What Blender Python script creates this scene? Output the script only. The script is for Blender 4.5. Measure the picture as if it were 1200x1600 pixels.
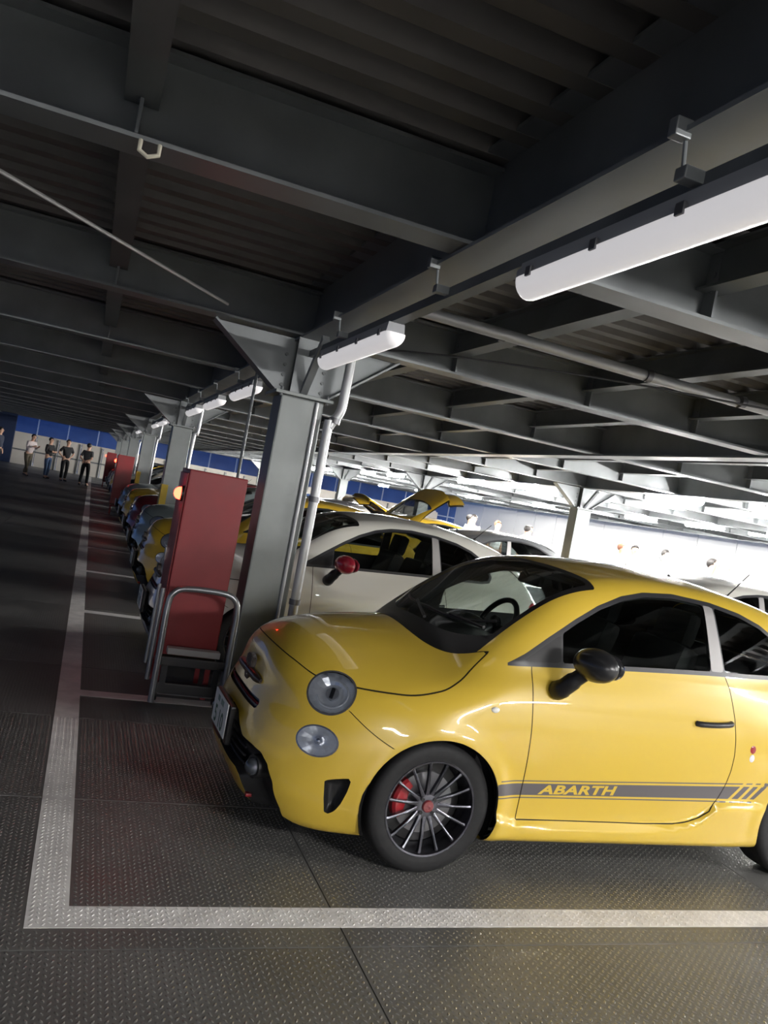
import bpy, bmesh, math, random
import numpy as np
from mathutils import Vector, Matrix
random.seed(7)
for o in list(bpy.data.objects): bpy.data.objects.remove(o, do_unlink=True)
SC = bpy.context.scene
COL = SC.collection
PI = math.pi

# ------------------------------------------------------------------ camera
YAW, PITCH, ROLL, CAMH, FPX = math.radians(19.99), math.radians(-.545), math.radians(10.73), 1.61, 1279.0
def cam_axes():
    f = Vector((math.sin(YAW)*math.cos(PITCH), math.cos(YAW)*math.cos(PITCH), math.sin(PITCH)))
    r = Vector((math.cos(YAW), -math.sin(YAW), 0)); u = r.cross(f)
    return (math.cos(ROLL)*r+math.sin(ROLL)*u, -math.sin(ROLL)*r+math.cos(ROLL)*u, f)
cd = bpy.data.cameras.new('camera'); cam = bpy.data.objects.new('camera', cd); COL.objects.link(cam)
_r, _u, _f = cam_axes()
cam.matrix_world = Matrix(((_r.x,_u.x,-_f.x,0),(_r.y,_u.y,-_f.y,0),(_r.z,_u.z,-_f.z,CAMH),(0,0,0,1)))
cd.sensor_fit = 'VERTICAL'; cd.sensor_height = 32.0; cd.lens = FPX/1600*32.0; cd.clip_start = .05; cd.clip_end = 400
SC.camera = cam

# ------------------------------------------------------------------ world, exposure
SC.view_settings.view_transform = 'Standard'; SC.view_settings.look = 'None'
SC.view_settings.gamma = 1.0; SC.view_settings.use_curve_mapping = False
SC.view_settings.exposure = 1.08
W = bpy.data.worlds.new('dusk'); SC.world = W; W.use_nodes = True
_bg = W.node_tree.nodes['Background']; _bg.inputs[0].default_value = (.10,.22,.55,1); _bg.inputs[1].default_value = .28

# ------------------------------------------------------------------ materials
MATS = {}
def mat(name, col, rough=.5, metal=0., emit=None, estr=0., coat=0., noise=0., nscale=6., bump=0., bscale=60., trans=0., ior=1.45, alpha=1., spec=None):
    if name in MATS: return MATS[name]
    m = bpy.data.materials.new(name); m.use_nodes = True; nt = m.node_tree; b = nt.nodes['Principled BSDF']
    b.inputs['Base Color'].default_value = (*col, 1); b.inputs['Roughness'].default_value = rough; b.inputs['Metallic'].default_value = metal
    b.inputs['IOR'].default_value = ior
    if coat: b.inputs['Coat Weight'].default_value = coat; b.inputs['Coat Roughness'].default_value = .03
    if trans: b.inputs['Transmission Weight'].default_value = trans
    if alpha < 1: b.inputs['Alpha'].default_value = alpha
    if spec is not None: b.inputs['Specular IOR Level'].default_value = spec
    if emit: b.inputs['Emission Color'].default_value = (*emit, 1); b.inputs['Emission Strength'].default_value = estr
    if noise or bump:
        tc = nt.nodes.new('ShaderNodeTexCoord')
    if noise:
        n = nt.nodes.new('ShaderNodeTexNoise'); n.inputs['Scale'].default_value = nscale; n.inputs['Detail'].default_value = 6
        nt.links.new(tc.outputs['Object'], n.inputs['Vector'])
        r = nt.nodes.new('ShaderNodeMapRange'); r.inputs[1].default_value = .3; r.inputs[2].default_value = .7
        r.inputs[3].default_value = 1-noise; r.inputs[4].default_value = 1+noise
        nt.links.new(n.outputs['Fac'], r.inputs[0])
        h = nt.nodes.new('ShaderNodeVectorMath'); h.operation = 'SCALE'; h.inputs[0].default_value = col
        nt.links.new(r.outputs[0], h.inputs['Scale']); nt.links.new(h.outputs[0], b.inputs['Base Color'])
        r2 = nt.nodes.new('ShaderNodeMapRange'); r2.inputs[1].default_value = .3; r2.inputs[2].default_value = .7
        r2.inputs[3].default_value = max(0,rough-.1*(noise>0)); r2.inputs[4].default_value = min(1,rough+.1)
        nt.links.new(n.outputs['Fac'], r2.inputs[0]); nt.links.new(r2.outputs[0], b.inputs['Roughness'])
    if bump:
        n = nt.nodes.new('ShaderNodeTexNoise'); n.inputs['Scale'].default_value = bscale; n.inputs['Detail'].default_value = 4
        nt.links.new(tc.outputs['Object'], n.inputs['Vector'])
        bp = nt.nodes.new('ShaderNodeBump'); bp.inputs['Strength'].default_value = bump; bp.inputs['Distance'].default_value = .01
        nt.links.new(n.outputs['Fac'], bp.inputs['Height']); nt.links.new(bp.outputs[0], b.inputs['Normal'])
    MATS[name] = m
    return m
def glass_mat(name, tint, refl_rough=.02, thru=.7, ior=1.5):
    """thin pane: fresnel reflection over a tinted see-through"""
    if name in MATS: return MATS[name]
    m = bpy.data.materials.new(name); m.use_nodes = True; nt = m.node_tree
    for n in list(nt.nodes): nt.nodes.remove(n)
    out = nt.nodes.new('ShaderNodeOutputMaterial'); mix = nt.nodes.new('ShaderNodeMixShader')
    t = nt.nodes.new('ShaderNodeBsdfTransparent'); t.inputs[0].default_value = (tint[0]*thru, tint[1]*thru, tint[2]*thru, 1)
    g = nt.nodes.new('ShaderNodeBsdfGlossy'); g.inputs['Roughness'].default_value = refl_rough; g.inputs[0].default_value = (1,1,1,1)
    f = nt.nodes.new('ShaderNodeFresnel'); f.inputs[0].default_value = ior
    nt.links.new(f.outputs[0], mix.inputs[0]); nt.links.new(t.outputs[0], mix.inputs[1]); nt.links.new(g.outputs[0], mix.inputs[2])
    nt.links.new(mix.outputs[0], out.inputs[0])
    MATS[name] = m
    return m
def paint(name, col, metal=0., rough=.32): return mat(name, col, rough=rough, metal=metal, coat=1.0)

# ------------------------------------------------------------------ object helpers
def tag(o, label=None, cat=None, group=None, kind=None):
    if label: o['label'] = label
    if cat: o['category'] = cat
    if group: o['group'] = group
    if kind: o['kind'] = kind
    return o
def empty(name, loc=(0,0,0), rz=0., label=None, cat=None, group=None, kind=None):
    o = bpy.data.objects.new(name, None); COL.objects.link(o); o.location = loc; o.rotation_euler = (0,0,rz)
    o.empty_display_size = .1
    return tag(o, label, cat, group, kind)
def link_mesh(name, me, m=None, parent=None, loc=None, smooth=False):
    o = bpy.data.objects.new(name, me); COL.objects.link(o)
    if m is not None and not me.materials: me.materials.append(m)
    if parent is not None: o.parent = parent
    if loc is not None: o.location = loc
    return o
def copy_tree(o, parent=None, swap=None, depth=0):
    c = o.copy(); COL.objects.link(c); c.parent = parent
    if swap:
        for s in c.material_slots:
            if s.material and s.material.name in swap:
                s.link = 'OBJECT'; s.material = swap[s.material.name]
    for ch in list(o.children): copy_tree(ch, c, swap, depth+1)
    return c
class MB:
    """collects simple solids in one bmesh"""
    def __init__(s): s.bm = bmesh.new()
    def box(s, c, d, rot=None, bev=0.):
        M = Matrix.Translation(c)
        if rot is not None: M = M @ rot.to_4x4()
        r = bmesh.ops.create_cube(s.bm, size=1., matrix=M @ Matrix.Diagonal((*d,1)))
        if bev:
            es = {e for v in r['verts'] for e in v.link_edges}
            bmesh.ops.bevel(s.bm, geom=list(es), offset=bev, segments=2, affect='EDGES', profile=.6)
        return s
    def bb(s, x0,x1,y0,y1,z0,z1, bev=0.): return s.box(((x0+x1)/2,(y0+y1)/2,(z0+z1)/2),(x1-x0,y1-y0,z1-z0), bev=bev)
    def cyl(s, a, b, r, r2=None, seg=16, cap=True):
        a = Vector(a); b = Vector(b); d = b-a
        M = Matrix.Translation((a+b)/2) @ d.to_track_quat('Z','Y').to_matrix().to_4x4()
        bmesh.ops.create_cone(s.bm, cap_ends=cap, segments=seg, radius1=r, radius2=r if r2 is None else r2, depth=d.length, matrix=M)
        return s
    def sph(s, c, r, sc=(1,1,1), seg=16, rot=None):
        M = Matrix.Translation(c)
        if rot is not None: M = M @ rot.to_4x4()
        bmesh.ops.create_uvsphere(s.bm, u_segments=seg, v_segments=max(6,seg//2), radius=r, matrix=M @ Matrix.Diagonal((*sc,1)))
        return s
    def tube(s, pts, r, seg=10, closed=False, cap=True):
        pts = [Vector(p) for p in pts]; n = len(pts); rings = []
        up = Vector((0,0,1))
        prev = None
        for i,p in enumerate(pts):
            if closed: t = pts[(i+1)%n]-pts[i-1]
            else: t = (pts[min(i+1,n-1)]-pts[max(i-1,0)])
            t.normalize()
            if prev is None:
                a = t.orthogonal().normalized()
            else:
                a = (prev - t*prev.dot(t)).normalized()
            prev = a; b = t.cross(a)
            rr = r[i] if isinstance(r,(list,tuple)) else r
            rings.append([s.bm.verts.new(p+rr*(math.cos(2*PI*k/seg)*a+math.sin(2*PI*k/seg)*b)) for k in range(seg)])
        m = n if closed else n-1
        for i in range(m):
            A = rings[i]; B = rings[(i+1)%n]
            for k in range(seg): s.bm.faces.new((A[k],A[(k+1)%seg],B[(k+1)%seg],B[k]))
        if cap and not closed:
            s.bm.faces.new(rings[0][::-1]); s.bm.faces.new(rings[-1])
        return s
    def lathe(s, prof, seg=32, axis='Y', c=(0,0,0), closed=False):
        """prof: list of (radius, along)"""
        rings = []
        for (r,h) in prof:
            ring = []
            for k in range(seg):
                a = 2*PI*k/seg
                if axis == 'Y': p = (c[0]+r*math.cos(a), c[1]+h, c[2]+r*math.sin(a))
                elif axis == 'X': p = (c[0]+h, c[1]+r*math.cos(a), c[2]+r*math.sin(a))
                else: p = (c[0]+r*math.cos(a), c[1]+r*math.sin(a), c[2]+h)
                ring.append(s.bm.verts.new(p))
            rings.append(ring)
        n = len(rings)
        for i in range(n if closed else n-1):
            A = rings[i]; B = rings[(i+1)%n]
            for k in range(seg): s.bm.faces.new((A[k],A[(k+1)%seg],B[(k+1)%seg],B[k]))
        return s
    def prism(s, poly, y0, y1, axis='Y'):
        """extrude a 2D polygon (a,b) along an axis"""
        def P(a,b,h): return (a,h,b) if axis=='Y' else ((h,a,b) if axis=='X' else (a,b,h))
        A = [s.bm.verts.new(P(a,b,y0)) for a,b in poly]; B = [s.bm.verts.new(P(a,b,y1)) for a,b in poly]
        n = len(poly)
        s.bm.faces.new(A[::-1]); s.bm.faces.new(B)
        for i in range(n): s.bm.faces.new((A[i],A[(i+1)%n],B[(i+1)%n],B[i]))
        return s
    def mesh(s, name, smooth=False, m=None):
        bmesh.ops.recalc_face_normals(s.bm, faces=s.bm.faces[:])
        me = bpy.data.meshes.new(name); s.bm.to_mesh(me); s.bm.free()
        if smooth:
            me.polygons.foreach_set('use_smooth', [True]*len(me.polygons))
            try: me.set_sharp_from_angle(angle=math.radians(40))
            except Exception: pass
        if m is not None: me.materials.append(m)
        return me
    def build(s, name, m, parent=None, smooth=False, loc=None):
        return link_mesh(name, s.mesh(name, smooth, m), None, parent, loc)
def smooth_path(pts, n=8):
    """Catmull-Rom through points"""
    P = [Vector(p) for p in pts]; out = []
    for i in range(len(P)-1):
        p0 = P[max(i-1,0)]; p1 = P[i]; p2 = P[i+1]; p3 = P[min(i+2,len(P)-1)]
        for k in range(n):
            t = k/n
            out.append(.5*((2*p1)+(p2-p0)*t+(2*p0-5*p1+4*p2-p3)*t*t+(3*p1-p0-3*p2+p3)*t**3))
    out.append(P[-1]); return out
# ------------------------------------------------------------------ the parking deck: floor
def struct(o, label=None, name_kind='structure'):
    o['kind'] = name_kind
    if label: o['label'] = label
    return o
def tread_material(name, col, rough, bumpy):
    m = mat(name, col, rough, metal=.35, noise=.22, nscale=1.3)
    if not bumpy: return m
    nt = m.node_tree; b = nt.nodes['Principled BSDF']; N = nt.nodes.new; Lk = nt.links.new
    tc = N('ShaderNodeTexCoord'); sx = N('ShaderNodeSeparateXYZ'); Lk(tc.outputs['Object'], sx.inputs[0])
    def mth(op, a, c=None):
        n = N('ShaderNodeMath'); n.operation = op
        for i,v in enumerate((a,c)):
            if v is None: continue
            if isinstance(v,(int,float)): n.inputs[i].default_value = v
            else: Lk(v, n.inputs[i])
        return n.outputs[0]
    hs = []
    for off, ang in ((0.,1.05),(.5,-1.05)):
        u = mth('MULTIPLY', mth('SUBTRACT', mth('FRACT', mth('ADD', mth('DIVIDE', sx.outputs[0], .04), off+10)), .5), .04)
        v = mth('MULTIPLY', mth('SUBTRACT', mth('FRACT', mth('ADD', mth('DIVIDE', sx.outputs[1], .03), off+10)), .5), .03)
        p = mth('ADD', mth('MULTIPLY', u, math.cos(ang)), mth('MULTIPLY', v, math.sin(ang)))
        q = mth('SUBTRACT', mth('MULTIPLY', v, math.cos(ang)), mth('MULTIPLY', u, math.sin(ang)))
        d = mth('ADD', mth('POWER', mth('DIVIDE', p, .013), 2), mth('POWER', mth('DIVIDE', q, .0045), 2))
        hs.append(mth('MAXIMUM', mth('SUBTRACT', 1., d), 0.))
    h = mth('ADD', hs[0], hs[1])
    bp = N('ShaderNodeBump'); bp.inputs['Strength'].default_value = .8; bp.inputs['Distance'].default_value = .0015
    Lk(h, bp.inputs['Height']); Lk(bp.outputs[0], b.inputs['Normal'])
    return m
M_PL = tread_material('steel_plate', (.20,.198,.192), .40, False)
M_PLB = tread_material('tread_plate', (.20,.198,.192), .40, True)
M_PLF = mat('far_plate', (.15,.15,.15), .46, metal=.5, noise=.2, nscale=.6)
M_LINE = mat('line_paint', (.86,.83,.81), .55, noise=.12, nscale=9)
fb = MB(); fb.bb(-14,34,-12,52,-.30,-.007); floor = struct(fb.build('floor', M_PLF), 'dark grey steel parking deck floor of checker plates')
PX0, PY0, PW, PH = 1.18, 2.73, 2.44, 1.22
pm_near = MB().box((PW/2,PH/2,-.0035),(PW-.006,PH-.006,.007)).mesh('checker_plate', m=M_PL)
pm_mid = MB().box((PW/2,PH/2,-.0035),(PW-.006,PH-.006,.007)).mesh('checker_plate', m=M_PLB)
for i in range(-3,4):
    for j in range(-3,16):
        near = -1 <= i <= 0 and -1 <= j <= 1
        o = link_mesh('checker_plate', pm_near if near else pm_mid, None, floor); o.location = (PX0+i*PW, PY0+j*PH, 0)
# raised tread lozenges on the plates by the camera, real geometry
def tread(x0,x1,y0,y1, inside):
    V = []; F = []
    for a in range(2):
        ang = (1.05 if a == 0 else -1.05); c, s = math.cos(ang), math.sin(ang)
        i0 = math.floor(x0/.04); i1 = math.ceil(x1/.04); j0 = math.floor(y0/.03); j1 = math.ceil(y1/.03)
        for i in range(i0,i1):
            for j in range(j0,j1):
                x = (i+.5*a)*.04; y = (j+.5*a)*.03
                if not (x0 <= x <= x1 and y0 <= y <= y1) or not inside(x,y): continue
                if len({on_line(x+a_,y+b_) for a_ in (-.009,.009) for b_ in (-.012,.012)}) > 1: continue
                if abs((x-PX0)/PW-round((x-PX0)/PW))*PW < .014 or abs((y-PY0)/PH-round((y-PY0)/PH))*PH < .014: continue
                b = len(V)
                for u,v,h in ((-.0125,0,0),(-.004,-.0044,0),(.004,-.0044,0),(.0125,0,0),(.004,.0044,0),(-.004,.0044,0),(-.006,0,.0026),(.006,0,.0026)):
                    V.append((x+u*c-v*s, y+u*s+v*c, h))
                F += [(b+q[0],b+q[1],b+q[2]) if len(q) == 3 else tuple(b+k for k in q) for q in ((0,1,6),(1,2,7,6),(2,3,7),(3,4,7),(4,5,6,7),(5,0,6))]
    me = bpy.data.meshes.new('tread_pattern'); me.from_pydata(V, [], F); me.polygons.foreach_set('use_smooth',[True]*len(F)); return me
def on_line(x,y): return (.06 <= x <= .20 and y >= 2.86) or (2.86 <= y <= 3.0 and x >= .06)
M_BUMP = mat('worn_tread', (.42,.41,.39), .25, metal=.6)
for k,(w,m) in enumerate(((False,M_BUMP),(True,M_LINE))):
    me = tread(-1.26,3.62,1.95,5.16, lambda x,y: on_line(x,y) == w); me.materials.append(m)
    o = link_mesh('tread_pattern', me, None, floor); o['kind'] = 'stuff'; o.location.z = .0012 if w else 0.
# painted lines
def line(x0,x1,y0,y1):
    o = MB().bb(x0,x1,y0,y1,.0002,.0013).build('floor_line', M_LINE, floor); return o
line(.06,.20,2.86,50)
BAYL = [2.86,5.64,8.55,11.42,14.25,17.05,19.85,22.65,25.45,28.25,31.05,33.85,36.65,39.45,42.25]
for y in BAYL: line(.2,4.9,y,y+.14)
for y in BAYL: line(5.2,9.0,y,y+.14)

# ------------------------------------------------------------------ steel frame and deck overhead
M_STEEL = mat('galvanised_steel', (.20,.213,.22), .42, metal=.35, noise=.18, nscale=2.2)
M_STEELD = mat('weathered_steel', (.14,.15,.155), .5, metal=.35, noise=.25, nscale=3)
M_DECK = mat('deck_sheet_grey', (.16,.152,.145), .55, metal=.3, noise=.25, nscale=2.)
def hsec(depth, wid, tf=.016, tw=.010):
    h = depth/2; w = wid/2; t = tw/2
    return [(-w,-h),(w,-h),(w,-h+tf),(t,-h+tf),(t,h-tf),(w,h-tf),(w,h),(-w,h),(-w,h-tf),(-t,h-tf),(-t,-h+tf),(-w,-h+tf)]
GX = [-5.1,1.36,5.85,9.40,15.4,21.4]
for gx in GX:
    g = MB(); g.prism([(a,b+2.88) for a,b in hsec(.40,.22)], -11, 51.5, 'Y')
    o = g.build('girder', M_STEEL); o.location = (gx,0,0); struct(o, 'long steel girder running over the columns')
BY = [3.15+2.8*k for k in range(-4,18)]
JX = [(-5.1,1.36,[-3.65,-2.25,-.05]),(1.36,5.85,[2.5,3.74,4.85]),(5.85,9.40,[7.05,8.2]),(9.40,15.4,[10.9,12.4,13.9]),(15.4,21.4,[16.9,18.4,19.9])]
jm = MB().prism([(a,b) for a,b in hsec(.20,.12,.012,.008)], -1.385, 1.385, 'Y').mesh('joist', m=M_STEELD)
xm = {}; stm = MB().box((0,0,0),(.012,.17,.30)).mesh('stiffener', m=M_STEEL)
bolt = MB().cyl((-.012,0,0),(.012,0,0),.014,seg=8).mesh('bolt', m=M_STEEL)
for a,b,js in JX:
    L = b-a-.012
    me = MB().prism([(p,q) for p,q in hsec(.34,.18)], -L/2, L/2, 'X').mesh('cross_beam', m=M_STEEL)
    # prism along X expects (y,z)
    for y in BY:
        o = link_mesh('cross_beam', me, None); o.location = ((a+b)/2,y,2.872); struct(o, 'steel cross beam between two girders')
        for jx in js:
            s = link_mesh('stiffener', stm, None, o); s.location = (jx-(a+b)/2, 0, 0)
            if 0 < y < 12 and -1 < jx < 6:
                for k in range(3):
                    for e in (-1,):
                        q = link_mesh('bolt', bolt, None, o); q.location = (jx-(a+b)/2, e*.055, -.02+.07*k)
        if y < 50:
            for jx in js:
                o2 = link_mesh('joist', jm, None); o2.location = (jx,y+1.4,2.945); struct(o2, 'short steel joist under the corrugated deck')
ceil = empty('ceiling', (0,0,0)); struct(ceil, 'corrugated steel deck overhead, dark ribs')
prof = []; y = 0.; PITCH_R = .2333
while y < 2.8-.01:
    prof += [(y,3.135),(y+.085,3.135),(y+.115,3.062),(y+.2033,3.062)]; y += PITCH_R
prof.append((2.8,3.135))
def sheet(x0,x1):
    V = []; F = []
    for (yy,z) in prof: V += [(x0,yy,z),(x1,yy,z)]
    n = len(prof)
    for i in range(n-1): F.append((2*i,2*i+1,2*i+3,2*i+2))
    b = len(V)
    for (yy,z) in prof: V += [(x0,yy,z+.012),(x1,yy,z+.012)]
    for i in range(n-1): F.append((b+2*i+2,b+2*i+3,b+2*i+1,b+2*i))
    me = bpy.data.meshes.new('deck_sheet'); me.from_pydata(V,[],F); me.materials.append(M_DECK); return me
shs = [(sheet(a,b)) for a,b in ((-9,-1.45),(-1.45,3.74),(3.74,9.4),(9.4,15.4),(15.4,22.))]
for y in BY:
    if y < 50:
        for me in shs:
            o = link_mesh('deck_sheet', me, None, ceil); o.location = (0,y,0)
slab = MB().bb(-9,22,-8.1,51.5,3.16,3.30).build('deck_slab', M_DECK, ceil)

# columns with their bracing heads
M_COL = mat('column_grey', (.20,.215,.213), .4, metal=.25, noise=.16, nscale=2.5)
M_YEL = mat('guard_yellow', (.62,.42,.03), .5)
def column(x, y, guard, lab):
    c = empty('column', (x,y,0)); struct(c, lab)
    MB().bb(-.16,.16,-.15,.15,0,2.25,bev=.012).build('shaft', M_COL, c)
    MB().bb(-.20,.20,-.19,.19,0,.02,bev=.004).build('base_plate', M_COL, c)
    MB().bb(-.215,.215,-.20,.20,2.25,2.275,bev=.004).build('cap_plate', M_COL, c)
    MB().prism([(a,b) for a,b in hsec(.24,.20,.014,.010)], 2.275, 2.685, 'Z').build('neck', M_STEEL, c)
    for s in (-1,1):
        # knee bracket: tapered web with a flange along its slope
        web = [(.11*s,2.29),(.20*s,2.29),(.70*s,2.68),(.11*s,2.68)]
        MB().prism(web, -.008, .008, 'Y').build('knee_web', M_STEEL, c)
        d = Vector((.50*s,0,.39)); n = Vector((-.39*s,0,.50)).normalized()
        q = MB(); a = math.atan2(.39,.50*s)
        q.box((.45*s+.0,0,2.485),(d.length,.16,.014),Matrix.Rotation(-a,3,'Y')); q.build('knee_flange', M_STEEL, c)
        for k in range(4):
            MB().cyl((.15*s,-.02,2.33+.075*k),(.15*s,.02,2.33+.075*k),.013,seg=8).build('bolt', M_STEELD, c)
    for s in (-1,1):
        q = MB(); q.box((0,.30*s,2.47),(.05,.52,.05),Matrix.Rotation(.75*s,3,'X')); q.build('brace', M_STEEL, c)
    for k in (-1,1):
        MB().cyl((.17*k,-.17,2.235),(.17*k,-.17,2.30),.012,seg=8).build('anchor_bolt', M_STEELD, c)
    if guard:
        MB().prism([(-.166,-.156),(-.06,-.156),(-.06,-.150),(-.160,-.150),(-.160,.150),(-.166,.150)], .25, 1.25, 'Z').build('corner_guard', M_YEL, c)
    return c
CY_ = [5.95+8.4*k for k in range(-1,6)]
for k,y in enumerate(CY_): column(1.34,y,k >= 2,'grey square steel column beside the aisle line with knee brackets')
for y in CY_: column(9.4,y,False,'grey square steel column between the second row of cars and the lit aisle')
# ------------------------------------------------------------------ the hatchback body as a smooth solid
# local axes: x rearward from the front axle, y across, z up
def pch(x, xs, ys):
    """smooth (monotone cubic) interpolation of a table"""
    xs = np.asarray(xs, float); ys = np.asarray(ys, float)
    h = np.diff(xs); d = np.diff(ys)/h
    m = np.zeros_like(ys); m[0] = d[0]; m[-1] = d[-1]
    for i in range(1, len(xs)-1):
        if d[i-1]*d[i] > 0:
            w1 = 2*h[i]+h[i-1]; w2 = h[i]+2*h[i-1]; m[i] = (w1+w2)/(w1/d[i-1]+w2/d[i])
    x = np.clip(x, xs[0], xs[-1]); i = np.clip(np.searchsorted(xs, x)-1, 0, len(xs)-2)
    t = (x-xs[i])/h[i]; t2 = t*t; t3 = t2*t
    return (2*t3-3*t2+1)*ys[i]+(t3-2*t2+t)*h[i]*m[i]+(-2*t3+3*t2)*ys[i+1]+(t3-t2)*h[i]*m[i+1]
def lut(xs, ys, sg):
    """table smoothed with a gaussian, as a lookup function"""
    g = np.linspace(xs[0]-.3, xs[-1]+.3, 1600); v = pch(g, xs, ys); st = g[1]-g[0]
    lo = g < xs[0]; hi = g > xs[-1]
    v[lo] = ys[0]+(g[lo]-xs[0])*(ys[1]-ys[0])/(xs[1]-xs[0]); v[hi] = ys[-1]+(g[hi]-xs[-1])*(ys[-1]-ys[-2])/(xs[-1]-xs[-2])
    r = int(3*sg/st)+1; k = np.exp(-.5*(np.arange(-r,r+1)*st/sg)**2); k /= k.sum()
    v2 = np.convolve(np.concatenate([np.full(r,v[0]),v,np.full(r,v[-1])]), k, 'valid')
    return lambda x: np.interp(x, g, v2)
def smx(a, b, k):
    h = np.maximum(k-np.abs(a-b), 0)/k
    return np.maximum(a, b)+h*h*k*.25
def smn(a, b, k): return -smx(-a, -b, k)
def sstep(a, b, x):
    t = np.clip((x-a)/(b-a), 0, 1); return t*t*(3-2*t)
WHEELBASE, WR, AXZ = 2.27, .302, .302
hood_z = lut([-.9,-.7,-.59,-.46,-.28,-.1,.05,.3,1.0,1.6,2.2,2.6,2.9], [.86,.905,.93,.966,1.0,1.02,1.03,1.04,1.065,1.10,1.09,1.03,.98], 0.06)
hood_c = lut([-.9,-.5,-.05,.15,.4,2.9], [.52,.52,.385,.27,.10,.10], 0.08)
side_w = lut([.05,.14,.20,.28,.42,.58,.70,.80,.88,.96,1.04,1.2], [.72,.765,.775,.778,.797,.811,.808,.793,.773,.747,.715,.63], 0.055)
nose_x = lut([.10,.16,.22,.28,.34,.42,.50,.57,.66,.75,.83,.9,1.0], [-.74,-.775,-.81,-.835,-.838,-.825,-.803,-.775,-.737,-.716,-.70,-.685,-.67], .025)
tail_x = lut([.15,.25,.38,.55,.75,.95,1.1], [2.66,2.76,2.83,2.84,2.81,2.74,2.66], 0.04)
roof_z = lut([.3,.6,.79,1.0,1.3,1.6,1.9,2.15,2.35,2.7], [1.30,1.415,1.462,1.492,1.51,1.505,1.475,1.425,1.37,1.26], 0.06)
SKIRT = lut([-1,.30,.36,.46,1.25,1.45,1.56,1.63,1.72,3], [.20,.30,.29,.262,.268,.295,.34,.405,.412,.412], .025)
def car_f(P):
    x = P[:,0]; y = np.abs(P[:,1]); z = P[:,2]
    # lower body
    top = z-(hood_z(x)-hood_c(x)*y*y)
    w = side_w(z)-.045*np.clip((.25-x)/.8,0,2)**2-.06*np.clip((x-1.75)/.8,0,2)**2
    for xc in (0., WHEELBASE):
        r = np.hypot(x-xc, z-AXZ)
        w = w+.020*np.exp(-((r-.335)/.060)**2)*sstep(.0,.25,z)
    # side skirt, stepping out below the door
    zs = SKIRT(x)
    w = w+.030*sstep(zs+.016, zs-.030, z)*sstep(.25,.36,x)*sstep(2.05,1.80,x)*sstep(.10,.19,z)
    side = y-w
    # raised nose cushion that carries the badge
    nb = .013*np.exp(-(y/.34)**4-((z-.67)/.13)**4)
    front = (nose_x(z)+.013+1.27*y**4-nb-x)*.93
    rear = (x-(tail_x(z)-.55*y**3))*.95
    bot = (.155-.025*sstep(-.1,-.5,x)-z)
    L = smx(top, side, .11); L = smx(L, front, .13); L = smx(L, rear, .14); L = smx(L, bot, .05)
    # greenhouse
    sh = .42*y*y*np.clip((1.46-z)/.45, 0, 1.2)
    ws = (z-(1.02+.61*(x-.06-sh))-.02*np.sin(np.clip((x-.06)/.73,0,1)*np.pi))*.854
    rf = z-(roof_z(x)-.17*y*y)
    zz = np.maximum(z-1.0,0); sd = y-(.737-.17*np.minimum(z-1.0,0)-.30*zz-.20*zz*zz-.075*np.clip((x-1.5)/.9,0,2)**2-.02*np.clip((.8-x)/.6,0,1)**2)
    rg = (x-(2.36+(1.40-z)*.90-.42*y**3))*.74
    G = smx(ws, rf, .05); G = smx(G, sd, .10); G = smx(G, rg, .08)
    G = smx(G, .84-z, .02)
    return smn(L, G, .035)
def car_n(P, e=1e-3):
    g = np.zeros_like(P)
    for k in range(3):
        d = np.zeros(3); d[k] = e
        g[:,k] = car_f(P+d)-car_f(P-d)
    return g/np.maximum(np.linalg.norm(g, axis=1, keepdims=True), 1e-9)
def car_project(P, it=6):
    P = P.copy()
    for _ in range(it):
        f = car_f(P); n = car_n(P); P -= np.clip(f, -.02, .02)[:,None]*n
    return P
def surf_y(x, z, sgn=-1):
    """body side surface at (x, z)"""
    x = np.atleast_1d(np.asarray(x, float)); z = np.atleast_1d(np.asarray(z, float))
    a = np.zeros_like(x)+.3; b = np.zeros_like(x)+1.0
    for _ in range(40):
        m = (a+b)/2; f = car_f(np.stack([x, m, z], 1)); a = np.where(f < 0, m, a); b = np.where(f < 0, b, m)
    return sgn*(a+b)/2
def surf_x(y, z):
    """front surface at (y, z)"""
    y = np.atleast_1d(np.asarray(y, float)); z = np.atleast_1d(np.asarray(z, float))
    a = np.zeros_like(y)-1.1; b = np.zeros_like(y)+.0
    for _ in range(40):
        m = (a+b)/2; f = car_f(np.stack([m, y, z], 1)); a = np.where(f < 0, a, m); b = np.where(f < 0, m, b)
    return (a+b)/2
# ------------------------------------------------------------------ hatchback builder
def pl_dist(P2, poly, closed=True):
    """signed distance (neg. inside) of 2D points to a closed polygon; plain distance for an open line"""
    poly = np.asarray(poly, float); n = len(poly); d = np.full(len(P2), 1e9); ins = np.zeros(len(P2), bool)
    for i in range(n if closed else n-1):
        a = poly[i]; b = poly[(i+1)%n]; ab = b-a; ap = P2-a
        t = np.clip(ap@ab/max(ab@ab,1e-12), 0, 1)
        d = np.minimum(d, np.hypot(*(ap-t[:,None]*ab).T))
        if closed:
            c = ((a[1] > P2[:,1]) != (b[1] > P2[:,1]))
            with np.errstate(divide='ignore', invalid='ignore'):
                xi = (b[0]-a[0])*(P2[:,1]-a[1])/(b[1]-a[1])+a[0]
            ins ^= c & (P2[:,0] < xi)
    return np.where(ins, -d, d) if closed else d
def curve2(pts, n=6):
    q = smooth_path([(a,b,0) for a,b in pts], n); return [(v.x,v.y) for v in q]
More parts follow.
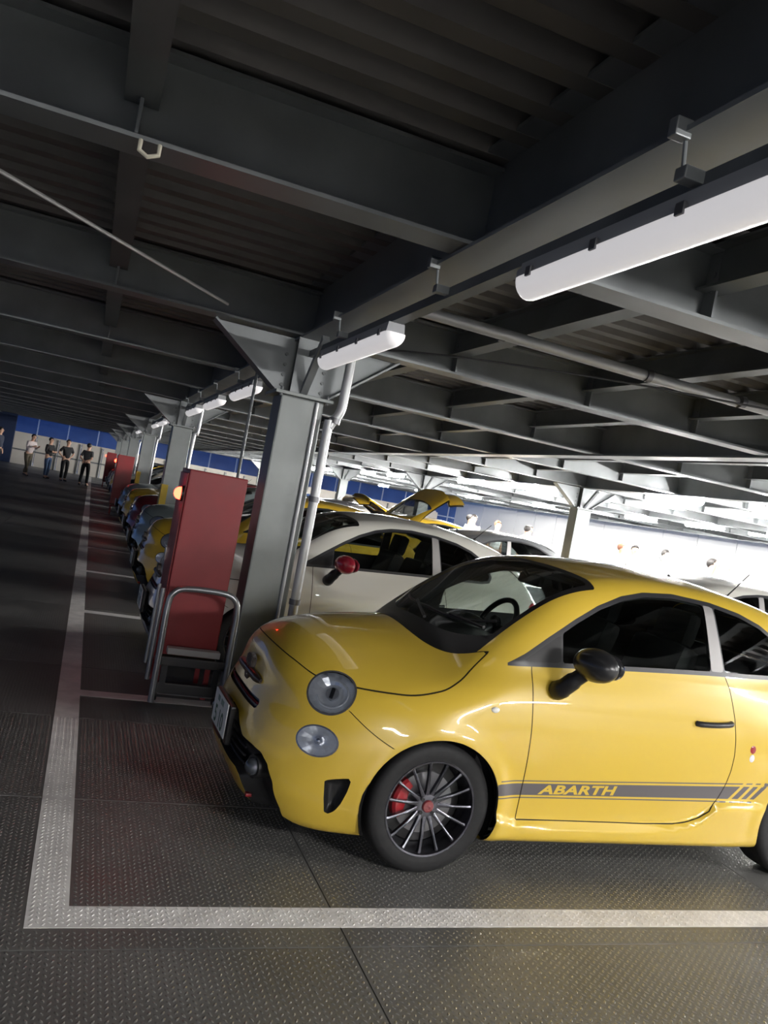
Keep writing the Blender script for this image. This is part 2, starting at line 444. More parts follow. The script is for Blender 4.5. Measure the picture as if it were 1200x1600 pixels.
class Shell:
    """half (y>=0) body grid, split along fields into labelled panels"""
    def __init__(s, res=.02):
        X0,X1,Y1,Z0,Z1 = -.95,3.0,.95,-.1,1.64
        nx = int((X1-X0)/res); ny = int(Y1/res); nz = int((Z1-Z0)/res)
        xs = np.linspace(X0,X1,nx+1); ys = np.linspace(0,Y1,ny+1); zs = np.linspace(Z0,Z1,nz+1)
        idx = {}; V = []; F = []
        def vid(i,j,k):
            q = (i,j,k)
            if q not in idx: idx[q] = len(V); V.append((xs[i],ys[j],zs[k]))
            return idx[q]
        for i in range(nx):
            for k in range(nz): F.append([vid(i,ny,k),vid(i,ny,k+1),vid(i+1,ny,k+1),vid(i+1,ny,k)])
            for j in range(ny): F.append([vid(i,j,nz),vid(i+1,j,nz),vid(i+1,j+1,nz),vid(i,j+1,nz)])
        for j in range(ny):
            for k in range(nz):
                F.append([vid(0,j,k),vid(0,j,k+1),vid(0,j+1,k+1),vid(0,j+1,k)])
                F.append([vid(nx,j,k),vid(nx,j+1,k),vid(nx,j+1,k+1),vid(nx,j,k+1)])
        B = np.array(V); sk = np.zeros_like(B); sk[:,0] = np.clip(B[:,0],-.30,2.3); sk[:,2] = .58+.12*sstep(.2,.8,sk[:,0])
        a = np.zeros(len(B)); b = np.ones(len(B))
        for _ in range(32):
            m = (a+b)/2; f = car_f(sk+(B-sk)*m[:,None]); a = np.where(f < 0, m, a); b = np.where(f < 0, b, m)
        P = sk+(B-sk)*a[:,None]; P[:,1] = np.where(B[:,1] == 0, 0, P[:,1])
        s.V = [tuple(p) for p in P]; s.F = F; s.L = ['body']*len(F)
    def split(s, field, new=None, allowed=('body',)):
        P = np.array(s.V); ph = field(P); ph = np.where(np.abs(ph) < 1e-5, -1e-5, ph)
        neg = (ph < 0).tolist(); phl = ph.tolist(); V = s.V; cache = {}; created = []
        F2 = []; L2 = []
        def cross(a, b):
            k = (a,b) if a < b else (b,a)
            if k not in cache:
                t = phl[k[0]]/(phl[k[0]]-phl[k[1]]); p = V[k[0]]; q = V[k[1]]
                cache[k] = len(V); created.append(len(V)); V.append(tuple(p[c]+t*(q[c]-p[c]) for c in range(3)))
            return cache[k]
        for f, l in zip(s.F, s.L):
            c = sum(neg[v] for v in f)
            ok = new is not None and l in allowed
            if c == len(f): F2.append(f); L2.append(new if ok else l); continue
            if c == 0: F2.append(f); L2.append(l); continue
            A = []; B = []; n = len(f)
            for i in range(n):
                v = f[i]; w = f[(i+1)%n]
                (A if neg[v] else B).append(v)
                if neg[v] != neg[w]:
                    x = cross(v, w); A.append(x); B.append(x)
            if len(A) > 2: F2.append(A); L2.append(new if ok else l)
            if len(B) > 2: F2.append(B); L2.append(l)
        if created:
            Q = np.array([V[i] for i in created]); y0 = Q[:,1] < 1e-7; Q = car_project(Q, 3); Q[y0,1] = 0
            for i,q in zip(created, Q): V[i] = tuple(q)
        s.F, s.L = F2, L2
    def relabel(s, fn, new, allowed=('body',)):
        idx = [i for i,l in enumerate(s.L) if l in allowed]
        C = np.array([np.mean([s.V[v] for v in s.F[i]], axis=0) for i in idx]); ok = fn(C)
        for i,o in zip(idx, ok):
            if o: s.L[i] = new
    def panel(s, labels, name, off=0., both=True, flip=False, normals=True, extra=None):
        labels = (labels,) if isinstance(labels, str) else labels
        fs = [f for f,l in zip(s.F, s.L) if l in labels]
        used = sorted({v for f in fs for v in f}); mp = {v:i for i,v in enumerate(used)}
        P = np.array([s.V[v] for v in used]); N = car_n(P)
        P = P+off*N
        if extra is not None: P = extra(P, N)
        F = [[mp[v] for v in f] for f in fs]
        if both == -1:
            P = P*np.array([1,-1,1]); N = N*np.array([1,-1,1]); F = [f[::-1] for f in F]
        elif both is True:
            n = len(P); R = P*np.array([1,-1,1]); RN = N*np.array([1,-1,1])
            cen = np.abs(P[:,1]) < 1e-6; m2 = [i if cen[i] else i+n for i in range(n)]
            P = np.vstack([P, R]); N = np.vstack([N, RN]); F = F+[[m2[v] for v in f[::-1]] for f in F]
        # outward winding
        me = bpy.data.meshes.new(name)
        me.from_pydata([tuple(p) for p in P], [], F); me.update()
        pn = np.zeros(len(me.polygons)*3); me.polygons.foreach_get('normal', pn); pn = pn.reshape(-1,3)
        pc = np.zeros(len(me.polygons)*3); me.polygons.foreach_get('center', pc)
        gn = car_n(pc.reshape(-1,3)-0*pn); bad = (pn*gn).sum(1)*(-1 if flip else 1) < 0
        if bad.any():
            F = [f[::-1] if b else f for f,b in zip(F, bad)]
            bpy.data.meshes.remove(me); me = bpy.data.meshes.new(name); me.from_pydata([tuple(p) for p in P], [], F); me.update()
        me.polygons.foreach_set('use_smooth', [True]*len(me.polygons))
        if normals and extra is None: me.normals_split_custom_set_from_vertices([tuple((-v if flip else v)) for v in N])
        return me
# side-view outlines
DLO = [(.262,.973),(.45,.988),(.8,1.010),(1.2,1.031),(1.5,1.046),(1.8,1.055),(2.02,1.062),(2.10,1.078),(2.125,1.13),(2.08,1.215),(2.0,1.285),(1.90,1.337),(1.75,1.382),(1.55,1.413),(1.3,1.425),(1.1,1.408),(.95,1.372),(.80,1.310),(.66,1.230),(.5,1.125),(.38,1.040),(.30,.992)]
DOOR = [(.449,.272),(.440,.45),(.430,.7),(.418,.90),(.412,1.0),(1.0,1.03),(1.60,1.055),(1.625,1.0),(1.645,.92),(1.662,.84),(1.674,.74),(1.678,.66),(1.672,.58),(1.655,.50),(1.628,.425),(1.585,.36),(1.53,.322),(1.464,.298),(1.38,.283),(1.2,.276)]
VENT = [(-.496,.378),(-.45,.393),(-.398,.405),(-.389,.395),(-.397,.345),(-.412,.29),(-.43,.252),(-.452,.232),(-.472,.238),(-.486,.30)]
MOUTH = [(0,.50),(.14,.495),(.25,.455),(.32,.43),(.42,.425),(.49,.412),(.535,.378),(.572,.31),(.585,.20),(.575,.08),(.43,.08),(.395,.17),(.37,.262),(.33,.285),(0,.292)]
STT = lut([.2,.34,1.66,2.1], [.455,.460,.513,.53], .01); STB = lut([.2,.34,1.66,2.1], [.375,.380,.418,.43], .01)
def zhood(x): return pch(x, [-.9,-.70,-.64,-.55,-.42,-.2,-.03,.06,.12,.18,.26], [.848,.845,.822,.785,.778,.785,.822,.87,.918,.978,1.06])
def cowl_x(y): return -.035+1.0*np.abs(y)**3.2
XZ = lambda P: P[:,[0,2]]
HL = np.array([-.497,.586,.737]); FG = np.array([-.540,.640,.531])
def ell(P, c, a, b):
    q = np.stack([P[:,0], np.abs(P[:,1]), P[:,2]], 1)-c
    return np.sqrt((q[:,0]**2+q[:,1]**2)/a**2+q[:,2]**2/b**2)-1
def make_panels(res=.02):
    S = Shell(res); ay = lambda P: np.abs(P[:,1])
    # wheel openings
    for xc in (0., WHEELBASE): S.split(lambda P: np.maximum(np.hypot(P[:,0]-xc, P[:,2]-AXZ)-.328, .45-ay(P)), 'void')
    S.split(lambda P: np.maximum(P[:,2]-.155+.02*sstep(-.1,-.5,P[:,0]), ay(P)-.70), 'void')
    # glazing
    fd = lambda P: np.maximum(pl_dist(XZ(P), DLO), .4-ay(P))
    S.split(fd, 'window_trim')
    fi = lambda P: np.maximum(pl_dist(XZ(P), DLO)+.022, .4-ay(P))
    S.split(lambda P: np.maximum(fi(P), P[:,0]-.575), 'sail', ('window_trim',))
    S.split(lambda P: np.maximum(np.maximum(fi(P), .585-P[:,0]), P[:,0]-(1.508-.11*(P[:,2]-1.05)*.4)), 'door_glass', ('window_trim',))
    S.split(lambda P: np.maximum(np.maximum(fi(P), 1.512-.05*(P[:,2]-1.05)-P[:,0]), P[:,0]-1.597+.12*(P[:,2]-1.05)), 'pillar', ('window_trim',))
    S.split(lambda P: np.maximum(fi(P), 1.605-.12*(P[:,2]-1.05)-P[:,0]), 'quarter_glass', ('window_trim',))
    # windscreen, cowl and rear glass
    yA = lambda P: ay(P)-(.615-.12*np.clip(P[:,2]-1.0,0,1))
    xh = lambda P: P[:,0]-(.79+.05*ay(P)**2)
    fw = lambda P: np.maximum(np.maximum(np.maximum(cowl_x(P[:,1])-P[:,0], xh(P)), yA(P)), .93-P[:,2])
    S.split(fw, 'screen_band')
    S.split(lambda P: np.maximum(np.maximum(np.maximum(cowl_x(P[:,1])*.9+.135-P[:,0], xh(P)+.035), yA(P)+.028), .93-P[:,2]), 'windscreen', ('screen_band',))
    S.split(lambda P: np.maximum(np.maximum(2.40-P[:,0], 1.06-P[:,2]), ay(P)-.58+.35*(P[:,2]-1.06)), 'rear_glass')
    # door shut line and door
    S.split(lambda P: np.maximum(pl_dist(XZ(P), DOOR)-.0025, .4-ay(P)), 'gap', ('body',))
    S.split(lambda P: np.maximum(pl_dist(XZ(P), DOOR)+.0025, .4-ay(P)), 'door', ('gap',))
    # bonnet
    fh = lambda P: np.maximum(np.maximum(zhood(P[:,0])-P[:,2], P[:,0]-cowl_x(P[:,1])), P[:,0]-.25)
    S.split(lambda P: fh(P)-.003, 'gap', ('body',))
    S.split(lambda P: fh(P)+.003, 'bonnet', ('gap',))
    # tailgate line
    ft = lambda P: np.maximum(np.maximum(2.30-P[:,0], .62-P[:,2]), ay(P)-.60)
    S.split(lambda P: ft(P)-.003, 'gap', ('body',)); S.split(lambda P: ft(P)+.003, 'tailgate', ('gap',))
    # lamps
    S.split(lambda P: np.maximum(ell(P, HL, .116, .104), P[:,0]+.25), 'hl_ring', ('body','bonnet','gap'))
    S.split(lambda P: np.maximum(ell(P, HL, .107, .095), P[:,0]+.25), 'headlight_lens', ('hl_ring',))
    S.split(lambda P: np.maximum(ell(P, FG, .100, .068), P[:,0]+.25), 'fl_ring', ('body','gap'))
    S.split(lambda P: np.maximum(ell(P, FG, .093, .061), P[:,0]+.25), 'fog_lens', ('fl_ring',))
    tl = np.array([2.62,.60,.80])
    S.split(lambda P: np.maximum(ell(P, tl, .12, .155), 2.45-P[:,0]), 'tail_lens', ('body',))
    # openings in the front bumper
    S.split(lambda P: np.maximum(pl_dist(XZ(P), VENT), .5-ay(P)), 'vent')
    S.split(lambda P: np.maximum(pl_dist(np.stack([ay(P),P[:,2]],1), MOUTH), P[:,0]+.45), 'mouth')
    S.split(lambda P: np.maximum(np.maximum(np.hypot(np.maximum(ay(P)-.30,0), P[:,2]-.578)-.022, np.abs(P[:,2]-.578)-.022), P[:,0]+.5), 'slot')
    # joint between wing and bumper
    def jd(P):
        a = np.array([-.434,.686]); b = np.array([-.222,.558]); d = (b-a)/np.linalg.norm(b-a); q = XZ(P)-a
        return q@np.array([-d[1],d[0]])+.010*np.sin(np.clip(q@d/.248,0,1)*PI), np.maximum(np.maximum(-(q@d), q@d-.248), .4-ay(P))
    for o in (-.002,.002): S.split(lambda P: np.maximum(jd(P)[0]-o, jd(P)[1]))
    S.relabel(lambda P: (np.abs(jd(P)[0]) < .002) & (jd(P)[1] < 0), 'gap')
    # side stripe with its thin border lines and the slanted bars behind the door
    h = lambda P: (P[:,2]-STB(P[:,0]))/(STT(P[:,0])-STB(P[:,0]))       # 0..1 across the stripe
    inr = lambda P: np.maximum(np.maximum(.30-P[:,0], P[:,0]-1.925), .5-ay(P))
    for c in (-.07,0.,.12,.84,.96,1.03): S.split(lambda P: np.maximum((h(P)-c)*.085, inr(P)))
    slx = lambda P: P[:,0]-.085*(h(P)-.45)
    for c in (1.728,1.752,1.795,1.819,1.852,1.876,1.905,1.925): S.split(lambda P: np.maximum(np.maximum(slx(P)-c, np.abs(h(P)-.5)*.085-.055), np.maximum(1.6-P[:,0], .5-ay(P))))
    def instripe(P):
        hh = h(P); sx = slx(P)
        bandok = ((hh > -.07) & (hh < 0)) | ((hh > .12) & (hh < .84)) | ((hh > .96) & (hh < 1.03))
        gap = ((sx > 1.728) & (sx < 1.752)) | ((sx > 1.795) & (sx < 1.819)) | ((sx > 1.852) & (sx < 1.876)) | (sx > 1.905)
        return bandok & ~gap & (P[:,0] > .30) & (ay(P) > .5)
    S.relabel(instripe, 'stripe_door', ('door',)); S.relabel(instripe, 'stripe_body', ('body',))
    return S

def loose_meshes(me, name):
    """the connected pieces of a mesh as meshes of their own (custom normals kept)"""
    n = len(me.vertices); par = list(range(n))
    def find(a):
        while par[a] != a: par[a] = par[par[a]]; a = par[a]
        return a
    for e in me.edges:
        a, b = find(e.vertices[0]), find(e.vertices[1])
        if a != b: par[a] = b
    groups = {}
    for p in me.polygons: groups.setdefault(find(p.vertices[0]), []).append(list(p.vertices))
    if len(groups) < 2: return [me]
    co = [v.co[:] for v in me.vertices]; out = []
    for g in groups.values():
        us = sorted({v for f in g for v in f}); mp = {v:i for i,v in enumerate(us)}
        m2 = bpy.data.meshes.new(name); m2.from_pydata([co[v] for v in us], [], [[mp[v] for v in f] for f in g]); m2.update()
        for m in me.materials: m2.materials.append(m)
        m2.polygons.foreach_set('use_smooth', [True]*len(m2.polygons)); out.append(m2)
    out.sort(key=lambda m: -len(m.vertices))
    return out
FONT_CACHE = {}
def text_mesh(body, size, bold=0., shear=0., space=1., extrude=0., xs=1.):
    cu = bpy.data.curves.new('lettering', 'FONT'); cu.body = body; cu.size = size; cu.offset = bold; cu.shear = shear
    cu.space_character = space; cu.extrude = extrude; cu.align_x = 'LEFT'; cu.resolution_u = 3; cu.fill_mode = 'FRONT' if not extrude else 'BOTH'
    ob = bpy.data.objects.new('lettering', cu); COL.objects.link(ob)
    bpy.context.view_layer.update()
    me = bpy.data.meshes.new_from_object(ob.evaluated_get(bpy.context.evaluated_depsgraph_get()))
    bpy.data.objects.remove(ob, do_unlink=True); bpy.data.curves.remove(cu)
    me.name = 'lettering'
    for v in me.vertices: v.co.x *= xs
    return me
def subdivide_mesh(me, maxlen):
    bm = bmesh.new(); bm.from_mesh(me)
    bmesh.ops.triangulate(bm, faces=bm.faces[:])
    for _ in range(4):
        es = [e for e in bm.edges if e.calc_length() > maxlen]
        if not es: break
        bmesh.ops.subdivide_edges(bm, edges=es, cuts=1)
        bmesh.ops.triangulate(bm, faces=[f for f in bm.faces if len(f.verts) > 3])
    bm.to_mesh(me); bm.free()

M_BLACK = mat('black_plastic', (.012,.012,.013), .35)
M_TRIM = mat('satin_trim', (.03,.03,.034), .38)
M_DARKIN = mat('cabin_lining', (.035,.035,.038), .7, noise=.15, nscale=30)
M_SEAT = mat('seat_cloth', (.03,.03,.032), .8, noise=.2, nscale=60)
M_GAP = mat('shut_line_black', (.02,.015,.005), .8)
M_TYRE = mat('tyre_rubber', (.011,.011,.012), .7, noise=.2, nscale=40)
M_RIM = mat('gunmetal_alloy', (.12,.12,.14), .26, metal=.9)
M_CHROME = mat('chrome', (.8,.8,.82), .08, metal=1.)
M_SATIN = mat('satin_grey', (.30,.29,.29), .5, metal=.3)
M_RED = mat('caliper_red', (.30,.012,.018), .35, coat=.5)
M_DISC = mat('brake_disc', (.18,.18,.19), .35, metal=1.)
M_STRIPE = mat('stripe_grey', (.115,.105,.11), .38, coat=.4)
M_GLASS_D = glass_mat('tinted_side_glass', (.80,.88,.85), thru=.72, ior=1.52)
M_GLASS_W = glass_mat('windscreen_glass', (.90,.97,.93), thru=.92, ior=1.42)
M_GLASS_Q = glass_mat('dark_quarter_glass', (.6,.65,.65), thru=.35, ior=1.55)
M_LENS = glass_mat('clear_lens', (.95,.97,1.), thru=.92, ior=1.45)
M_REFL = mat('lamp_reflector', (.92,.94,.97), .22, metal=.45)
M_TAIL = mat('tail_lamp_red', (.35,.01,.015), .15, coat=.6)
M_PLATE = mat('plate_white', (.75,.77,.76), .45, noise=.03, nscale=20)
M_PLATET = mat('plate_green', (.02,.10,.05), .5)
M_INDIC = mat('indicator_lens', (.75,.74,.70), .15, coat=.5)
P_YELLOW = paint('yellow_paint', (.66,.455,.052))

def make_car():
    S = make_panels(.02)
    car = empty('hatchback_car')
    part = lambda name, lab, m, par=car, **k: link_mesh(name, S.panel(lab, name, **k), m, par)
    body = part('body', 'body', P_YELLOW)
    def pieces(name, lab, m, par, ex=None, **k):
        me = S.panel(lab, name, extra=ex, **k); me.materials.append(m)
        for q in loose_meshes(me, name):
            if len(q.polygons) > 1:
                q.name = name
                if ex is None: q.normals_split_custom_set_from_vertices([tuple(v) for v in car_n(np.array([v.co[:] for v in q.vertices]))])
                link_mesh(name, q, None, par)
    pieces('shut_line', 'gap', M_GAP, body, ex=lambda P,N: P-.003*N)
    pieces('side_stripe', 'stripe_body', M_STRIPE, body)
    part('bonnet', 'bonnet', P_YELLOW)
    tg = part('tailgate', 'tailgate', P_YELLOW)
    part('rear_window', 'rear_glass', M_GLASS_Q, tg)
    part('gate_lining', 'tailgate', M_BLACK, tg, off=-.03, flip=True)
    pieces('window_trim', 'window_trim', M_TRIM, car)
    part('windscreen_frame', 'screen_band', M_BLACK)
    part('windscreen', 'windscreen', M_GLASS_W)
    part('cabin_lining', ('body','door','pillar','window_trim','bonnet','gap','stripe_body','stripe_door','sail','screen_band'), M_DARKIN, off=-.02, flip=True)
    for sg in (True, -1):
        s_ = 1 if sg is True else -1
        b = False if sg is True else -1
        d = part('door', 'door', P_YELLOW, both=b)
        pieces('side_stripe', 'stripe_door', M_STRIPE, d, both=b)
        part('door_window', 'door_glass', M_GLASS_D, d, both=b)
        part('mirror_sail', 'sail', M_BLACK, d, both=b)
        # handle with its scooped cup
        hb = MB(); y = surf_y(1.52,.815,s_)[0]
        pts = [(1.405,y-.002*s_,.808),(1.43,y+.020*s_,.810),(1.52,y+.030*s_,.815),(1.61,y+.020*s_,.821),(1.638,y-.002*s_,.823)]
        hb.tube(smooth_path(pts,5), [.010]+[.0145]*19+[.010], 10)
        hb.build('door_handle', M_TRIM, d, True)
        # lettering on the stripe, cut to the body surface
        tm = text_mesh('ABARTH', .096, bold=.0035, shear=.16, space=1.05, xs=1.0)
        xs = [v.co.x for v in tm.vertices]; zs = [v.co.y for v in tm.vertices]; x0, x1 = min(xs), max(xs); z1 = max(zs)
        subdivide_mesh(tm, .03)
        q = np.array([v.co[:] for v in tm.vertices]); u = (q[:,0]-x0)/(x1-x0); w = q[:,1]/z1
        X = .535+u*.445; X = X if s_ < 0 else 1.515-X
        sbz = STB(X); stz = STT(X)
        Z = sbz+(stz-sbz)*(.22+.54*w); Yv = surf_y(X, Z, s_)+.0012*s_
        for v, a, bb, c in zip(tm.vertices, X, Yv, Z): v.co = (a,bb,c)
        tm.materials.append(P_YELLOW)
        for q in loose_meshes(tm,'letter'): link_mesh('letter', q, None, d)
        part('quarter_window', 'quarter_glass', M_GLASS_Q, both=b)
        part('pillar_panel', 'pillar', M_SATIN, both=b)
        # headlamps
        hl = part('headlight', 'headlight_lens', M_LENS, both=b)
        part('bezel', 'hl_ring', mat('lamp_bezel',(.30,.30,.32),.2,metal=.8), hl, both=b)
        def bowl(c0, a, bz, dep, nr, na, par):
            """faceted reflector bowl behind a lens"""
            c = np.array([c0[0],c0[1]*s_,c0[2]]); n = car_n(c[None])[0]; t1 = np.cross(n,[0,0,1]); t1 /= np.linalg.norm(t1); t2 = np.cross(n,t1)
            rr = np.linspace(.16,1,nr+1); Q = []
            for r in rr:
                for k in range(na):
                    an = 2*PI*k/na; Q.append(c+t1*a*r*math.cos(an)+t2*bz*r*math.sin(an))
            Q = car_project(np.array(Q), 8); R_ = np.repeat(rr, na)
            Q = Q-n*(dep*(1-R_**2)+.003)[:,None]
            F = [(i*na+k, i*na+(k+1)%na, (i+1)*na+(k+1)%na, (i+1)*na+k) for i in range(nr) for k in range(na)]
            me = bpy.data.meshes.new('reflector'); me.from_pydata([tuple(q) for q in Q],[],F); me.materials.append(M_REFL)
            link_mesh('reflector', me, None, par)
        bowl(HL,.109,.098,.055,5,18,hl)
        c = Vector((HL[0],HL[1]*s_,HL[2])); n = Vector(car_n(np.array([[HL[0],HL[1]*s_,HL[2]]]))[0])
        pj = MB(); pj.cyl(c-n*.060, c-n*.018, .024, .030, 24).build('projector', mat('lamp_grey',(.62,.63,.66),.25,metal=.5), hl, True)
        pj = MB(); pj.box(c-n*.016, (.016,.016,.05), n.to_track_quat('X','Z').to_matrix(), bev=.004).build('bulb_shield', M_TRIM, hl, True)
        t1 = n.cross(Vector((0,0,1))).normalized(); t2 = n.cross(t1)
        rg = MB(); rg.tube([c-n*.022+.072*(math.cos(a)*t1+.9*math.sin(a)*t2) for a in np.linspace(.3,PI*1.55,26)], .004, 8)
        rg.build('light_ring', mat('ring_white',(.8,.82,.85),.2), hl, True)
        fg = part('fog_light', 'fog_lens', M_LENS, both=b)
        part('bezel', 'fl_ring', mat('lamp_bezel',(.30,.30,.32),.2,metal=.8), fg, both=b)
        bowl(FG,.095,.063,.035,4,14,fg)
        c = Vector((FG[0],FG[1]*s_,FG[2])); n = Vector(car_n(np.array([[FG[0],FG[1]*s_,FG[2]]]))[0])
        pj = MB(); pj.sph(c-n*.022, .026, (1,1,1), 16).build('bulb_shield', M_CHROME, fg, True)
        part('tail_light', 'tail_lens', M_TAIL, both=b)
        part('side_vent', 'vent', M_BLACK, both=b, extra=lambda P,N: P-N*np.clip(-pl_dist(XZ(P),VENT)*2.2,0,.04)[:,None])
        # repeater on the wing
        yr = surf_y(.226,.780,s_)[0]
        rp = MB(); rp.sph((.226,yr,.780), 1, (.022,.008,.014), 16).build('side_repeater', M_INDIC, car, True)
        # door mirror
        mr = MB(); R = Matrix.Rotation(-.30*s_,3,'Z')
        mr.sph((.625,.925*s_,1.062), 1, (.078,.118,.078), 24, R)
        for v in mr.bm.verts:
            if v.co.x > .675: v.co.x = .675+(v.co.x-.675)*.25
        mo = mr.build('door_mirror', mat('mirror_cap',(.02,.02,.022),.3,coat=.3), car, True)
        am = MB(); am.tube(smooth_path([(.545,.775*s_,.895),(.55,.81*s_,.915),(.575,.85*s_,.965),(.61,.89*s_,1.02)],5), [.046]*6+[.042]*5+[.036]*5, 14)
        for v in am.bm.verts: v.co.z = .895+(v.co.z-.895)*1.0
        am.build('mirror_arm', M_BLACK, mo, True)
        ms = MB(); ms.sph((.688,.932*s_,1.064), 1, (.006,.092,.060), 20, R).build('mirror_glass', M_CHROME, mo, True)
    # front end
    bm_ = part('bumper_grille', 'mouth', M_BLACK, extra=lambda P,N: P+np.stack([np.clip(-pl_dist(np.stack([np.abs(P[:,1]),P[:,2]],1),MOUTH)*2.2,0,.085),0*P[:,0],0*P[:,0]],1))
    for k in range(4):
        z = .305+.034*k; ys = np.linspace(-.34+.01*k,.34-.01*k,13); xs = surf_x(ys, 0*ys+z)+.040
        g = MB(); g.tube(list(zip(xs,ys,0*ys+z)), .006, 6); g.build('grille_bar', M_TRIM, bm_, True)
    for s_ in (-1,1):
        f = MB(); c = Vector((surf_x(.455*s_,.335)[0]+.030,.455*s_,.335)); n = Vector((-1,.35*s_,0)).normalized()
        f.cyl(c+n*.02, c-n*.05, .052, .058, 24).build('lamp_pod', M_BLACK, bm_, True)
        f = MB(); f.sph(c+n*.018, .040, (1,1,1), 18).build('lamp_glass', M_CHROME if False else mat('pod_glass',(.10,.11,.13),.05,metal=.6), bm_, True)
        f = MB(); xx = surf_x(.40*s_,.17)[0]; f.box((xx-.005,.405*s_,.185),(.03,.03,.016),bev=.005).build('red_flick', M_RED, bm_)
    part('nose_slot', 'slot', M_BLACK, extra=lambda P,N: P-N*.018)
    ng = MB(); yv = np.linspace(-.30,.30,15); ng.tube(list(zip(surf_x(yv,0*yv+.578)+.008,yv,0*yv+.578)), .007, 6); ng.build('slot_bar', mat('slot_red',(.10,.008,.01),.4), car, True)
    # number plate on its carrier
    px = -.838
    pc = MB(); pc.box((px+.012,0,.425),(.030,.38,.19),bev=.010).build('plate_carrier', M_BLACK, car)
    pm = MB(); pm.box((px-.010,0,.437),(.006,.335,.168),bev=.004); plate = pm.build('number_plate', M_PLATE, car)
    tm = text_mesh('5 10', .125, bold=.003); xs = [v.co.x for v in tm.vertices]; m0 = (min(xs)+max(xs))/2
    for v in tm.vertices: v.co = (px-.0138, -(v.co.x-m0)*1.0, .368+v.co.y*.95)
    tm.materials.append(M_PLATET)
    for q in loose_meshes(tm,'plate_digit'): link_mesh('plate_digit', q, None, plate)
    for k,(y0,wd) in enumerate(((.055,.05),(-.035,.07))):
        q = MB(); q.box((px-.0138,y0,.492),(.001,wd,.028)); q.build('plate_mark', mat('plate_mark_grey',(.22,.30,.27),.5), plate)
    # badge on the nose: dark shield with two wings
    bz = .672; bx = surf_x(0,bz)[0]
    wv = np.linspace(-.235,.235,21); wx = surf_x(wv,0*wv+bz-.005)
    wg = MB(); wg.tube(list(zip(wx-.004,wv,0*wv+bz-.005)), [.010+.014*min(1,8*min(i,20-i)/20) for i in range(21)], 10)
    wing = wg.build('badge_wing', mat('badge_dark',(.035,.022,.018),.35,coat=.4), car, True)
    sh = [(0,.062),(.022,.060),(.042,.050),(.044,.01),(.036,-.03),(.018,-.055),(0,-.064),(-.018,-.055),(-.036,-.03),(-.044,.01),(-.042,.050),(-.022,.060)]
    bg = MB(); bg.prism([(a*1.3,b*1.25+bz) for a,b in sh], bx-.018, bx+.01, 'X')
    bmesh.ops.bevel(bg.bm, geom=bg.bm.edges[:], offset=.004, segments=2, affect='EDGES')
    shield = bg.build('badge_shield', MATS['badge_dark'], car)
    sc = MB()
    sc.tube([(bx-.019,-.012,bz-.03),(bx-.019,-.014,bz+.0),(bx-.019,0,bz+.012),(bx-.019,.013,bz+.004),(bx-.019,.010,bz-.012)], .004, 6)
    sc.tube([(bx-.019,-.016,bz+.030),(bx-.019,0,bz+.018),(bx-.019,.016,bz+.030)], .0035, 6)
    sc.build('badge_emblem', mat('badge_silver',(.4,.38,.36),.3,metal=.8), shield, True)
    # wipers and cowl vanes
    for y0,y1 in ((-.12,.42),(-.52,.02)):
        wp = MB(); yy = np.linspace(y0,y1,9); xx = .15+.95*np.abs(yy)**3.0+.02
        zz = []
        for a,b in zip(xx,yy):
            lo,hi = .9,1.4
            for _ in range(30):
                m_ = (lo+hi)/2
                if car_f(np.array([[a,b,m_]]))[0] < 0: lo = m_
                else: hi = m_
            zz.append(lo+.012)
        wp.tube(list(zip(xx,yy,zz)), .008, 6)
        wp.tube([(xx[0]-.08,y0-.03,zz[0]-.035),(xx[4],yy[4],zz[4]+.012)], .009, 6)
        wp.build('wiper', M_BLACK, car, True)
    # aerial at the back of the roof
    ae = MB(); ae.cyl((2.18,0,1.40),(2.22,0,1.44),.02,.012,12); ae.tube([(2.21,0,1.43),(2.37,0,1.60)], [.005,.003], 8); ae.build('aerial', M_BLACK, car, True)
    # underside and wheel housings
    ub = MB(); ub.prism([(-.60,-.50),(.36,-.50),(.36,-.69),(1.90,-.69),(1.90,-.50),(2.68,-.50),(2.68,.50),(1.90,.50),(1.90,.69),(.36,.69),(.36,.50),(-.60,.50)], .19, .32, 'Z')
    ub.build('underbody', M_BLACK, car)
    for xc in (0.,WHEELBASE):
        for s_ in (-1,1):
            wl = MB(); n = 30; R = []
            for i in range(n+1):
                a = -.42+(PI+.84)*i/n; R.append([wl.bm.verts.new((xc+r*math.cos(a), h, AXZ+r*math.sin(a))) for r,h in ((.329,.772*s_),(.337,.765*s_),(.337,.50*s_),(.03,.50*s_))])
            for A,B in zip(R,R[1:]):
                for i in range(3): wl.bm.faces.new((A[i],A[i+1],B[i+1],B[i]))
            wl.build('wheel_housing', M_BLACK, car, True)
    # cabin
    MB().bb(.28,2.3,-.66,.66,.30,.34).build('cabin_floor', M_DARKIN, car); MB().bb(.25,.30,-.66,.66,.3,.9).build('bulkhead', M_DARKIN, car); MB().bb(2.2,2.3,-.60,.60,.34,.95).build('boot_panel', M_DARKIN, car)
    da = MB(); pf = [(.16,.93),(.22,.995),(.45,1.015),(.62,1.00),(.70,.95),(.72,.86),(.66,.70),(.40,.62),(.2,.7)]
    da.prism(pf, -.62, .62, 'Y'); bmesh.ops.bevel(da.bm, geom=[e for e in da.bm.edges], offset=.012, segments=2, affect='EDGES')
    dash = da.build('dashboard', mat('dashboard_black',(.03,.03,.032),.55), car)
    bi = MB(); bi.sph((.60,.34,1.0), 1, (.12,.15,.065), 20).build('instrument_hood', MATS['dashboard_black'], dash, True)
    sw = MB(); cw = Vector((.80,.34,1.01)); tz = Vector((.45,0,.89)).normalized(); ty = Vector((0,1,0))
